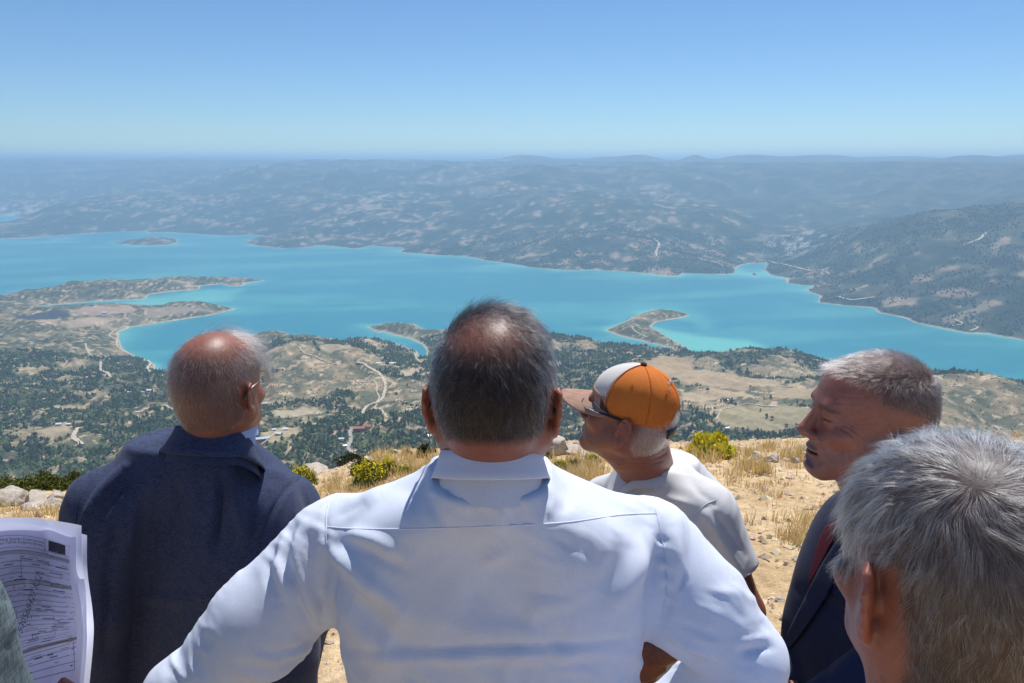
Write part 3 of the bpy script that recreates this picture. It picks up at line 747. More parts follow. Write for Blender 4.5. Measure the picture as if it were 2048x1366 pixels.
def bush(px, py, wpx, hpx, kind, lab, seed, grp, out=0.0):
    x, y, z, t = on_hill(px, py)
    if out: y, x = y + out, x * (y + out) / y; z = float(gz1([x], [y])[0]); t *= (y) / (y - out)
    w = wpx * t / F / 2; h = hpx * t / F; q = np.random.default_rng(seed)
    o = empty('bush', (x, y, z))
    st = []; sf = []; a = np.linspace(0, 2 * np.pi, 5)[:-1]
    for k in range(7):
        e = np.array([q.normal(0, .4) * w, q.normal(0, .4) * w, h * q.uniform(.5, .9)])
        for fr, r in ((0, .02), (1, .006)): st.append(e * fr + np.column_stack([np.cos(a), np.sin(a), 0 * a]) * r * max(h, .2) * 1.2)
        sf.append(ring_faces(2, 4) + 8 * k)
    mesh_np('stem', np.vstack(st), np.vstack(sf), M_TRUNK, parent=o)
    if kind == 'dark': V, Fc, C = leaf_cloud(2600, (w, w * .9, h * .82), q, h * .085, (.042, .058, .024), .5, shell=.7)
    elif kind == 'green': V, Fc, C = leaf_cloud(3400, (w, w * .8, h * .85), q, h * .10, (.13, .15, .035), .45, up=.6, shell=.75)
    else:
        V, Fc, C = leaf_cloud(1900, (w * .9, w * .8, h * .72), q, h * .11, (.24, .26, .08), .35, up=1.4)
    mesh_np('foliage', V, Fc, M_LEAF, False, C, parent=o)
    if kind == 'yellow':
        V, Fc, C = leaf_cloud(1500, (w, w * .9, h * .98), q, h * .055, (.78, .66, .03), .2, shell=.25); ok = V.reshape(-1, 4, 3)[:, 0, 2] > h * .38
        mesh_np('flowers', V, Fc[ok], M_LEAF, False, C, parent=o)
    if kind == 'broom':
        V, Fc, C = leaf_cloud(3200, (w, w * .8, h * .95), q, h * .16, (.78, .70, .08), .25, up=2.4, shell=.6); mesh_np('flowers', V, Fc, M_LEAF, False, C, parent=o)
    tag(o, lab, 'bush', grp)
bush(738, 972, 74, 62, 'yellow', 'yellow flowering bush nearest the white shirt\'s left shoulder', 1, 'yellow flowering bushes')
bush(775, 952, 40, 44, 'yellow', 'smaller yellow flowering bush right of the nearest one', 2, 'yellow flowering bushes')
bush(604, 972, 70, 48, 'yellow', 'yellow flowering bush peeping over the navy suit shoulder', 3, 'yellow flowering bushes')
bush(806, 950, 44, 24, 'yellow', 'low pale yellow plant in the grass left of the collar', 4, 'yellow flowering bushes')
bush(1422, 918, 92, 58, 'broom', 'large yellow green broom bush behind the T-shirt shoulder', 5, 'yellow flowering bushes')
bush(702, 924, 60, 34, 'dark', 'dark bush on the slope beside the paved road end', 6, 'dark bushes on the slope', .6)
bush(726, 944, 56, 34, 'dark', 'dark bush right behind the yellow flowering bush', 7, 'dark bushes on the slope')
bush(848, 915, 32, 36, 'dark', 'round dark little tree left of the shirt collar', 8, 'dark bushes on the slope')
bush(814, 911, 26, 15, 'dark', 'low dark bush left of the round little tree', 9, 'dark bushes on the slope')
bush(785, 908, 26, 10, 'dark', 'flat dark bush on the mound skyline', 10, 'dark bushes on the slope')
bush(752, 909, 28, 12, 'dark', 'small dark bush at the left end of the mound skyline', 10, 'dark bushes on the slope')
bush(866, 906, 16, 14, 'dark', 'tiny dark bush touching the shirt collar', 11, 'dark bushes on the slope')
bush(1092, 917, 30, 18, 'dark', 'dark bush under the tan boulder beside the collar', 12, 'dark bushes on the slope')
bush(1185, 927, 40, 22, 'yellow', 'faded yellow plant beneath the grey ledge', 13, 'yellow flowering bushes')
bush(1120, 942, 50, 26, 'yellow', 'greenish yellow plant right of the shirt collar', 14, 'yellow flowering bushes')
bush(1150, 935, 36, 20, 'green', 'small olive plant between the collar and the capped man', 15, 'scrub on the hilltop')
for k, (px, py, w, h, lab) in enumerate([(10, 992, 80, 36, 'olive scrub bush at the left edge behind the rocks'), (62, 990, 84, 40, 'olive scrub bush behind the pale left rocks'), (112, 988, 70, 40, 'olive scrub bush behind the grey boulder'), (158, 986, 70, 46, 'olive scrub bush against the navy suit sleeve'), (90, 966, 30, 50, 'taller dark green shrub rising above the left scrub'), (36, 968, 60, 22, 'brownish scrub on the far left skyline')]):
    bush(px, py, w, h, 'green', lab, 30 + k, 'scrub on the hilltop', .5)
bush(2036, 915, 60, 30, 'green', 'green tuft among stones at the right edge', 40, 'scrub on the hilltop')
bush(1990, 885, 40, 14, 'green', 'small green tuft on the right skyline', 41, 'scrub on the hilltop')

def blades(x, y, hgt, q, col, lean=.35, w=.0018):
    n = len(x); z = gz1(x, y); L = hgt * q.uniform(.5, 1.3, n); a = q.uniform(0, 6.28, n); b = q.uniform(0, 6.28, n); ln = np.abs(q.normal(0, lean, n))
    p = np.stack([x, y, z - .005], -1); tip = p + np.stack([np.cos(a) * ln * L, np.sin(a) * ln * L, L], -1); mid = p * .5 + tip * .5 + np.stack([0 * L, 0 * L, L * .08], -1)
    s_ = np.stack([np.cos(b), np.sin(b), 0 * b], -1) * (w * (1 + .12 * y))[:, None]
    V = np.stack([p - s_, p + s_, mid + s_ * .7, tip, mid - s_ * .7], 1)
    i = 5 * np.arange(n)[:, None]
    Fc = np.concatenate([i + np.array([[0, 1, 2, 4]]), i + np.array([[4, 2, 3, 3]])], 0)
    C = np.repeat(np.array(col) * q.uniform(.65, 1.3, (n, 1)), 5, 0)
    return V.reshape(-1, 3), Fc[:n], np.concatenate([i + np.array([[4, 2, 3]])], 0), C
q = np.random.default_rng(77); xs = []; ys = []; hs = []
def patch(px, py, sx, sy, tufts, per, hgt):
    for _ in range(tufts):
        x, y, z, t = on_hill(px + q.normal(0, sx), py + q.normal(0, sy)); k = int(per * q.uniform(.3, 1.6)); sp_ = q.uniform(.02, .06)
        xs.append(x + q.normal(0, sp_, k)); ys.append(y + q.normal(0, sp_, k)); hs.append(np.full(k, hgt * q.uniform(.5, 1.4)))
patch(800, 975, 70, 18, 90, 30, .07); patch(690, 985, 45, 15, 50, 28, .07); patch(840, 930, 50, 16, 70, 34, .11); patch(1150, 950, 45, 20, 90, 34, .10)
patch(1480, 905, 50, 7, 24, 32, .11); patch(1420, 935, 40, 10, 14, 34, .13); patch(1496, 940, 10, 6, 6, 50, .15); patch(1592, 905, 40, 8, 22, 28, .10); patch(1514, 945, 8, 4, 4, 50, .12); patch(1596, 925, 10, 8, 6, 40, .13)
patch(1590, 1085, 14, 16, 9, 34, .09); patch(1580, 1000, 40, 30, 16, 20, .06); patch(1640, 1050, 14, 14, 6, 24, .07); patch(1500, 960, 90, 16, 30, 20, .06); patch(70, 1030, 60, 9, 60, 22, .06); patch(1980, 892, 60, 12, 50, 26, .09); patch(1720, 930, 40, 20, 24, 22, .08)
x = np.concatenate(xs); y = np.concatenate(ys); hgt = np.concatenate(hs)
V, Fq, Ft3, C = blades(x, y, hgt, q, (.84, .68, .37))
V3 = np.vstack([np.column_stack([Fq, ]), ]); 
FA = np.vstack([Fq[:, [0, 1, 2]], Fq[:, [0, 2, 3]], Ft3])
tag(mesh_np('dry_grass', V, FA, M_GRASS, False, C), 'dry yellow grass tufts on the hilltop', 'grass', kind='stuff')
# ------------------------------------------------------------------ modelling solids: a distance field turned into a mesh
from mathutils.bvhtree import BVHTree
class Solid:
    def __init__(s, lo, hi, h):
        s.h = h; s.lo = np.array(lo, np.float32)
        s.n = np.ceil((np.array(hi) - s.lo) / h).astype(int) + 1
        s.ax = [s.lo[i] + h * np.arange(s.n[i], dtype=np.float32) for i in range(3)]
        s.d = np.full(s.n, .2, np.float32)
    def region(s, lo, hi):
        sl = []
        for i in range(3):
            a = int(np.clip(math.floor((lo[i] - s.lo[i]) / s.h), 0, s.n[i])); b = int(np.clip(math.ceil((hi[i] - s.lo[i]) / s.h) + 1, 0, s.n[i]))
            if b <= a: return None, None
            sl.append(slice(a, b))
        X, Y, Z = s.ax[0][sl[0]][:, None, None], s.ax[1][sl[1]][None, :, None], s.ax[2][sl[2]][None, None, :]
        return tuple(sl), (X, Y, Z)
    def put(s, fn, lo, hi, k=.02, cut=False):
        pad = max(k * 1.2, .012) + 2 * s.h
        sl, xyz = s.region(np.array(lo) - pad, np.array(hi) + pad)
        if sl is None: return
        d = fn(*xyz).astype(np.float32); e = s.d[sl]
        if cut:
            h = np.clip(.5 - .5 * (e + d) / k, 0, 1); s.d[sl] = e + (-d - e) * h + k * h * (1 - h)
        else:
            h = np.clip(.5 + .5 * (e - d) / k, 0, 1); s.d[sl] = e + (d - e) * h - k * h * (1 - h)
    def ell(s, c, r, k=.02, cut=False, R=None):
        c = np.array(c, float); r = np.array(r if hasattr(r, '__len__') else (r,) * 3, float); m = r if R is None else np.full(3, r.max())
        def fn(X, Y, Z):
            p = [X - c[0], Y - c[1], Z - c[2]]
            if R is not None: p = [sum(R[j, i] * p[j] for j in range(3)) for i in range(3)]
            a = np.sqrt(sum((p[i] / r[i]) ** 2 for i in range(3))); b = np.sqrt(sum((p[i] / r[i] ** 2) ** 2 for i in range(3)))
            return a * (a - 1) / np.maximum(b, 1e-6)
        s.put(fn, c - m, c + m, k, cut)
    def cone(s, a, b, ra, rb, k=.02, cut=False, sq=None, f=1.0):
        """tapered rod with round ends; SQ flattens it along a direction by the factor F"""
        a = np.array(a, float); b = np.array(b, float); ab = b - a; L2 = float(ab @ ab) + 1e-12; m = max(ra, rb)
        def fn(X, Y, Z):
            px, py, pz = X - a[0], Y - a[1], Z - a[2]
            t = np.clip((px * ab[0] + py * ab[1] + pz * ab[2]) / L2, 0, 1)
            qx, qy, qz = px - t * ab[0], py - t * ab[1], pz - t * ab[2]
            d2 = qx * qx + qy * qy + qz * qz
            if sq is not None:
                g = qx * sq[0] + qy * sq[1] + qz * sq[2]; d2 = d2 + (f * f - 1) * g * g
            return np.sqrt(d2) - (ra + (rb - ra) * t)
        s.put(fn, np.minimum(a, b) - m, np.maximum(a, b) + m, k, cut)
    def chain(s, pts, rad, k=.02, **kw):
        for i in range(len(pts) - 1): s.cone(pts[i], pts[i + 1], rad[i], rad[i + 1], k, **kw)
    def loft(s, xy, yaw, tab, k=.02, p=2.3, cut=False):
        """upright body section by section: rows (z, half-width, half-depth, forward shift, side shift)"""
        T = np.array([list(r) + [0] * (5 - len(r)) for r in tab], float); T = T[np.argsort(T[:, 0])]
        c, sn = math.cos(yaw), math.sin(yaw); m = T[:, 1:3].max() + np.abs(T[:, 3:]).max()
        zf = np.linspace(T[0, 0], T[-1, 0], 80)
        Tf = []
        for j in range(1, 5):
            v = np.interp(zf, T[:, 0], T[:, j]); w = np.convolve(np.pad(v, 4, 'edge'), np.ones(9) / 9, 'valid'); Tf.append(w)
        def fn(X, Y, Z):
            u = (X - xy[0]) * c + (Y - xy[1]) * sn; w = -(X - xy[0]) * sn + (Y - xy[1]) * c
            A, B, Fw, Sd = (np.interp(Z, zf, q) for q in Tf)
            kk = (np.abs((u - Sd) / A) ** p + np.abs((w - Fw) / B) ** p) ** (1 / p)
            return np.maximum((kk - 1) * np.minimum(A, B), np.maximum(T[0, 0] - Z, Z - T[-1, 0]))
        s.put(fn, (xy[0] - m, xy[1] - m, T[0, 0]), (xy[0] + m, xy[1] + m, T[-1, 0]), k, cut)
    def plane_cut(s, p, n, k=.004):
        """remove what lies on the side N points to"""
        p = np.array(p, float); n = np.array(n, float) / np.linalg.norm(n)
        d = -((s.ax[0][:, None, None] - p[0]) * n[0] + (s.ax[1][None, :, None] - p[1]) * n[1] + (s.ax[2][None, None, :] - p[2]) * n[2])
        s.d = np.maximum(s.d, -d)
    def mesh(s):
        D = s.d; D[0] = D[-1] = .1; D[:, 0] = D[:, -1] = .1; D[:, :, 0] = D[:, :, -1] = .1
        I = D < 0; nx, ny, nz = I.shape
        cnt = np.zeros((nx - 1, ny - 1, nz - 1), np.int8)
        off = [(i, j, k) for i in (0, 1) for j in (0, 1) for k in (0, 1)]
        for i, j, k in off: cnt += I[i:nx - 1 + i, j:ny - 1 + j, k:nz - 1 + k]
        act = np.argwhere((cnt > 0) & (cnt < 8))
        idx = np.full(cnt.shape, -1, np.int32); idx[tuple(act.T)] = np.arange(len(act))
        C = np.stack([D[act[:, 0] + i, act[:, 1] + j, act[:, 2] + k] for i, j, k in off], 1)
        acc = np.zeros((len(act), 3), np.float32); num = np.zeros(len(act), np.float32); O = np.array(off, np.float32)
        for a in range(8):
            for b in range(a + 1, 8):
                if np.abs(O[a] - O[b]).sum() != 1: continue
                m = (C[:, a] < 0) != (C[:, b] < 0); t = (C[m, a] / (C[m, a] - C[m, b]))[:, None]
                acc[m] += O[a] + t * (O[b] - O[a]); num[m] += 1
        V = s.lo + s.h * (act + acc / num[:, None])
        Q = []
        for ax in range(3):
            A_ = np.swapaxes(I, 0, ax) if ax else I
            sl0 = [slice(None)] * 3; sl1 = [slice(None)] * 3; sl0[ax] = slice(0, -1); sl1[ax] = slice(1, None)
            a, b = I[tuple(sl0)], I[tuple(sl1)]
            e = np.argwhere(a != b); fl = a[tuple(e.T)]
            o1, o2 = [(1, 2), (2, 0), (0, 1)][ax]
            ok = (e[:, o1] > 0) & (e[:, o2] > 0); e, fl = e[ok], fl[ok]
            def cell(d1, d2):
                c = e.copy(); c[:, o1] -= d1; c[:, o2] -= d2; return idx[c[:, 0], c[:, 1], c[:, 2]]
            q = np.stack([cell(1, 1), cell(0, 1), cell(0, 0), cell(1, 0)], 1)
            Q.append(np.where(fl[:, None], q, q[:, ::-1]))
        Q = np.vstack(Q); Q = Q[(Q >= 0).all(1)]
        return V, Q
def smooth(V, Q, it=2, w=.5):
    e = np.concatenate([Q[:, [0, 1]], Q[:, [1, 2]], Q[:, [2, 3]], Q[:, [3, 0]]]); n = len(V)
    deg = np.bincount(e[:, 0], minlength=n) + np.bincount(e[:, 1], minlength=n)
    for _ in range(it):
        a = np.stack([np.bincount(e[:, 0], V[e[:, 1], j], n) + np.bincount(e[:, 1], V[e[:, 0], j], n) for j in range(3)], 1) / np.maximum(deg, 1)[:, None]
        V = V * (1 - w) + a * w
    return V
def normals(V, Q):
    n = np.cross(V[Q[:, 2]] - V[Q[:, 0]], V[Q[:, -1]] - V[Q[:, 1]]); o = np.zeros_like(V)
    for i in range(Q.shape[1]):
        for j in range(3): o[:, j] += np.bincount(Q[:, i], n[:, j], len(V))
    return o / (np.linalg.norm(o, axis=1, keepdims=True) + 1e-12)
def join(parts):
    V, Q, C, o = [], [], [], 0
    for p in parts:
        V.append(p[0]); Q.append(p[1] + o); o += len(p[0]); C.append(p[2] if len(p) > 2 else None)
    return np.vstack(V), np.vstack(Q), (np.vstack(C) if C[0] is not None else None)

def crumple(V, Q, amp, sc, ang=.6, seed=0.0, ratio=2.4):
    N = normals(V, Q); ca, sa = math.cos(ang), math.sin(ang)
    u = V[:, 0] * ca + V[:, 2] * sa + V[:, 1] * .5; w = -V[:, 0] * sa + V[:, 2] * ca + V[:, 1] * .3
    wx = .35 * sc * fbm(V[:, 0] / (sc * 2.2) + seed, V[:, 2] / (sc * 2.2), 2)
    n = ridged((u + wx) / sc + seed, w / (sc * ratio) + 3 * seed, 2, .45) - .35; m = fbm(V[:, 0] / .16 + seed * 2, V[:, 2] / .16 + V[:, 1] * 3, 2)
    return V + N * (amp * n * sstep(-.35, .45, m))[:, None]
def folds(V, Q, strokes):
    """raise (or sink) cloth along traced lines: (pixel polyline, half-width px, height m)"""
    N = normals(V, Q); px, py = pix(V[:, 0], V[:, 1], V[:, 2])
    cam_dir = np.array([0, 0, HC]) - V; face = (N * cam_dir).sum(1) / np.linalg.norm(cam_dir, axis=1)
    w0 = sstep(-.05, .25, face); D = np.zeros(len(V))
    for pl, hw, hgt in strokes:
        pl = spline(pl, 5) if len(pl) > 2 else np.array(pl, float)
        b0, b1 = pl.min(0) - 3 * hw, pl.max(0) + 3 * hw
        m = (px > b0[0]) & (px < b1[0]) & (py > b0[1]) & (py < b1[1]) & (w0 > 0)
        if not m.any(): continue
        x, y = px[m], py[m]; best = np.full(len(x), 1e9); tt = np.zeros(len(x))
        for i, (a, b) in enumerate(zip(pl[:-1], pl[1:])):
            e = b - a; t = np.clip(((x - a[0]) * e[0] + (y - a[1]) * e[1]) / (e @ e + 1e-9), 0, 1)
            d = np.hypot(x - a[0] - t * e[0], y - a[1] - t * e[1]); k = d < best
            best[k] = d[k]; tt[k] = (i + t[k]) / (len(pl) - 1)
        end = np.sin(np.pi * np.clip(tt, .04, .96)) ** .55 if len(pl) > 1 and np.hypot(*(pl[-1] - pl[0])) > 1 else 1.0
        D[m] += hgt * np.exp(-(best / hw) ** 2) * end
    return V + N * (D * w0)[:, None]

# ------------------------------------------------------------------ materials of the people
def skin_mat():
    t = NT('skin'); c = t.coord(); f = t.noise(140, c, 4, .6); f2 = t.noise(22, c, 4, .55)
    f3 = t.noise(75, c, 3, .5)
    col = t.mix(t.attr(), t.ramp(f3, [(.60, (1, 1, 1)), (.70, (.72, .66, .62))]), .55, 'MULTIPLY'); col = t.mix(col, t.ramp(f2, [(.3, (.80, .74, .72)), (.7, (1.12, 1.1, 1.1))]), .8, 'MULTIPLY')
    col = t.mix(col, t.ramp(f, [(.35, (.88, .84, .82)), (.6, (1.05, 1.05, 1.05))]), .6, 'MULTIPLY')
    return t.pr(Base_Color=col, Roughness=.46, Specular_IOR_Level=.4, Subsurface_Weight=.18, Subsurface_Radius=(.012, .004, .002), Subsurface_Scale=.6, Normal=t.bump(f, .35, .0012))
M_SKIN = skin_mat()
def cloth_mat(name, a, b, thread=900, weave=(1, 1, 1), rough=.85, bump=.25, mott=9, sheen=0.0):
    t = NT(name); c = t.coord()
    n1_ = t.noise(1.0, t.mapped(c, (thread, thread, thread * .09)), 2, .5); n2_ = t.noise(1.0, t.mapped(c, (thread * .09, thread * .09, thread)), 2, .5)
    fine = t.noise(thread * .5, c, 3, .6); m = t.noise(mott, c, 4, .6)
    h = t.math('ADD', t.math('MULTIPLY', t.math('ADD', n1_, n2_), .42), t.math('MULTIPLY', fine, .2))
    col = t.mix(a, b, t.ramp(h, [(.36, (0, 0, 0)), (.64, (1, 1, 1))])); col = t.mix(col, t.ramp(m, [(.3, (.90, .90, .90)), (.7, (1.06, 1.06, 1.06))]), .7, 'MULTIPLY')
    return t.pr(Base_Color=col, Roughness=rough, Specular_IOR_Level=.25, Sheen_Weight=sheen, Normal=t.bump(h, bump, .0006))
M_SHIRT = cloth_mat('white_cotton', (.63, .675, .78), (.72, .765, .87), 1400, bump=.18)
M_TEE = cloth_mat('white_jersey', (.62, .62, .62), (.70, .70, .695), 1700, bump=.15)
M_NAVY = cloth_mat('navy_wool', (.010, .014, .034), (.064, .084, .165), 1100, bump=.4, sheen=.06)
M_NAVY2 = cloth_mat('dark_navy_suiting', (.008, .012, .036), (.018, .026, .070), 1600, bump=.12, sheen=.05)
M_GREY = cloth_mat('grey_green_suiting', (.045, .075, .085), (.20, .25, .265), 420, bump=.3)
M_TROU = cloth_mat('dark_trousers', (.010, .011, .015), (.03, .032, .04), 900); M_KHAKI = cloth_mat('black_shorts', (.012, .012, .013), (.035, .033, .03), 900)
M_BLUESH = cloth_mat('pale_blue_cotton', (.36, .46, .72), (.45, .55, .80), 1400, bump=.12); M_TIE = cloth_mat('maroon_silk', (.085, .012, .022), (.13, .022, .035), 1500, .5, bump=.1)
M_SHOE = flat_mat('black_leather', (.02, .017, .015), .35, .2, 40); M_BLACKP = flat_mat('black_plastic', (.012, .012, .013), .35, .1, 60)
M_METAL = NT('glasses_metal').pr(Base_Color=(.75, .73, .70), Metallic=1.0, Roughness=.25)
M_WIRE = NT('dull_wire').pr(Base_Color=(.22, .20, .18), Metallic=1.0, Roughness=.45)
M_LENS = NT('dark_lens').pr(Base_Color=(.02, .012, .008), Roughness=.06)
_t = NT('clear_lens'); M_CLEAR = _t.pr(Base_Color=(1, 1, 1), Roughness=.02, Transmission_Weight=1.0, IOR=1.05)

SKIN = np.array([.325, .132, .088])
# ------------------------------------------------------------------ heads
def head_solid(h=.0025, neck=(0, -.05, -.24), nr=.062, face=True, ear=1.06, flare=30, jowl=0.0, thick=1.0, ear_dz=0.0, ear_dx=0.0):
    q = Solid((-.135, -.17, -.30), (.135, .15, .13), h)
    q.ell((0, -.018, .025), (.0765, .098, .084)); q.ell((0, -.040, -.012), (.064, .072, .060), .03)
    q.ell((0, .030, .030), (.066, .057, .055)); q.ell((0, .032, -.040), (.060, .056, .073), .025)
    q.ell((0, .060, -.058), (.037, .033, .034)); q.ell((0, .079, -.098), (.024, .022, .019), .018)
    for s in (-1, 1):
        q.cone((s * .055, -.004, -.056), (s * .020, .074, -.099), .022 + jowl, .018 + jowl * .6, .025)
        q.ell((s * .047, .058, -.031), (.019, .022, .017), .02)
    q.cone((-.034, .077, .017), (.034, .077, .017), .0145, .0145, .014)
    nb = np.array(neck, float)
    q.cone((0, -.030, -.050), nb * .5 + np.array([0, -.012, -.02]), .057 * thick, nr, .03); q.cone(nb * .5 + np.array([0, -.012, -.02]), nb, nr, nr * 1.08, .02)
    for s in (-1, 1): q.cone((s * .050, -.020, -.055), nb + np.array([s * .022, .035, .0]), .017, .019, .022)
    q.cone((0, .02, -.105), nb + np.array([0, .04, 0]), .032, .04, .03)
    if face:
        for s in (-1, 1):
            q.ell((s * .033, .099, -.001), (.021, .020, .0125), .012, True)
            q.ell((s * .032, .0735, -.003), .0128, .003)
            q.chain([(s * .050, .060, -.001), (s * .040, .078, .0035), (s * .028, .083, .004), (s * .017, .079, -.001)], [.004, .0056, .0056, .004], .005)
            q.chain([(s * .050, .060, -.004), (s * .040, .076, -.010), (s * .028, .081, -.011), (s * .017, .079, -.005)], [.004, .005, .005, .004], .005)
            q.ell((s * .0135, .0985, -.0405), (.0088, .0105, .0078), .006)
            q.cone((s * .030, .082, -.045), (s * .038, .066, -.078), .006, .009, .02)
        q.cone((0, .086, .008), (0, .1075, -.030), .0085, .0115, .010); q.ell((0, .1100, -.0355), (.0115, .0112, .0095), .008)
        for s in (-1, 1): q.ell((s * .0068, .1035, -.0478), (.0035, .006, .004), .003, True)
        q.ell((0, .0915, -.0665), (.025, .0105, .0062), .005); q.ell((0, .0905, -.0785), (.022, .0110, .0068), .005)
        q.ell((0, .1000, -.0724), (.027, .0215, .0020), .002, True)
        q.cone((-.02, .096, -.0905), (.02, .096, -.0905), .006, .006, .010, True)
    for s in (-1, 1):
        o = np.array([s * (.0750 + ear_dx), -.016, -.020 + ear_dz]); fl = math.radians(flare)
        n = np.array([s * math.cos(fl), math.sin(fl), 0.0]); u = np.array([s * math.sin(fl), -math.cos(fl), 0.0])     # n out of the ear, u towards its rear rim
        v = np.array([0, -.17, .985]); u = u - v * (u @ v); u /= np.linalg.norm(u); n = np.cross(u, v) * (1 if s > 0 else -1); n = n if n[0] * s > 0 else -n
        E = lambda a, b, c=0.: o + ear * (u * (a + .010) + v * b + n * (c + .003))
        R = np.stack([u, v, n], 1)
        q.ell(E(0, .002), np.array([.017, .028, .0034]) * ear, .005, R=R)
        rim = [E(-.014, .006, .002), E(-.011, .021, .003), E(-.001, .0305, .004), E(.010, .028, .004), E(.0165, .015, .0035), E(.0165, 0, .003), E(.011, -.015, .002), E(.004, -.024, .001)]
        q.chain(rim, [r * ear for r in (.0030, .0032, .0032, .0032, .0032, .0031, .0031, .0042)], .003)
        q.ell(E(-.002, -.027), np.array([.009, .0105, .0048]) * ear, .006, R=R)
        q.ell(E(-.004, -.003, .005), np.array([.0095, .014, .0055]) * ear, .004, True, R=R)
        q.ell(E(.006, .017, .0055), np.array([.006, .008, .0035]) * ear, .003, True, R=R)
        q.ell(E(-.0135, -.006, .001), np.array([.005, .008, .006]) * ear, .005, R=R)
        q.cone(o + np.array([-s * .012, .006, .008]), E(-.004, .0, -.004), .012, .008, .006)
    return q
def head_colours(V, scalp=None, tone=1.0, brow=(.05, .04, .035), face=True):
    x, y, z = V.T; C = np.tile(SKIN * tone, (len(V), 1))
    mixc = lambda f, c: C + (np.array(c) - C) * np.clip(f, 0, 1)[:, None]
    red = np.array([.36, .115, .075]) * tone
    C = mixc(.55 * np.exp(-((y - .112) / .016) ** 2 - ((z + .036) / .018) ** 2), red)
    C = mixc(.45 * np.exp(-((np.abs(x) - .05) / .02) ** 2 - ((y - .07) / .025) ** 2 - ((z + .035) / .022) ** 2), red)
    C = mixc(.45 * sstep(.078, .088, np.abs(x)) * sstep(-.075, -.055, z) * sstep(.03, .015, z), red * np.array([1.02, .95, .9]))
    if face:
        C = mixc(.8 * np.exp(-((z + .0725) / .0085) ** 2) * sstep(.078, .094, y) * sstep(.027, .022, np.abs(x)), (.26, .085, .085))
        C = mixc(.9 * sstep(.003, .0015, np.abs(z + .0724)) * sstep(.07, .085, y) * sstep(.028, .024, np.abs(x)), (.05, .015, .015))
        e = .9 * sstep(.0034, .0012, np.abs(z + .0034)) * sstep(.0145, .010, np.abs(np.abs(x) - .033)) * sstep(.066, .072, y)
        C = mixc(e, (.03, .022, .018))
        C = mixc(.85 * np.exp(-((z - .0185 + .004 * ((np.abs(x) - .034) / .02) ** 2) / .0045) ** 2) * sstep(.056, .066, y) * sstep(.010, .016, np.abs(x)) * sstep(.056, .048, np.abs(x)), brow)
        C = mixc(.25 * sstep(-.05, -.06, z) * sstep(.01, .05, y), np.array([.26, .16, .13]) * tone)
    if scalp is not None:
        m, c = scalp; C = mixc(m(V), c)
    return C
def pose(yaw, pitch, roll=0.0):
    return np.array(Matrix.Rotation(math.radians(yaw), 3, 'Z') @ Matrix.Rotation(math.radians(pitch), 3, 'X') @ Matrix.Rotation(math.radians(roll), 3, 'Y'))
class Head:
    """a head posed in the world; neck_to is the world point where the neck meets the body"""
    def __init__(s, origin, yaw, pitch, neck_to, scale=1.0, roll=0.0, h=.0025, scalp=None, tone=1.0, wr=None, **kw):
        s.o = np.array(origin, float); s.R = pose(yaw, pitch, roll); s.k = scale
        nl = s.R.T @ (np.array(neck_to) - s.o) / scale
        V, Q = head_solid(h, neck=nl, **kw).mesh(); V = smooth(V, Q, 1, .4)
        if wr is not None: V = wr(V, Q)
        s.L, s.Q = V, Q; s.N = normals(V, Q); s.C = head_colours(V, scalp, tone, face=kw.get('face', True)); s.W = s.to(V)
    def to(s, p): return s.o + s.k * (np.asarray(p) @ s.R.T)
    def vec(s, p): return np.asarray(p) @ s.R.T

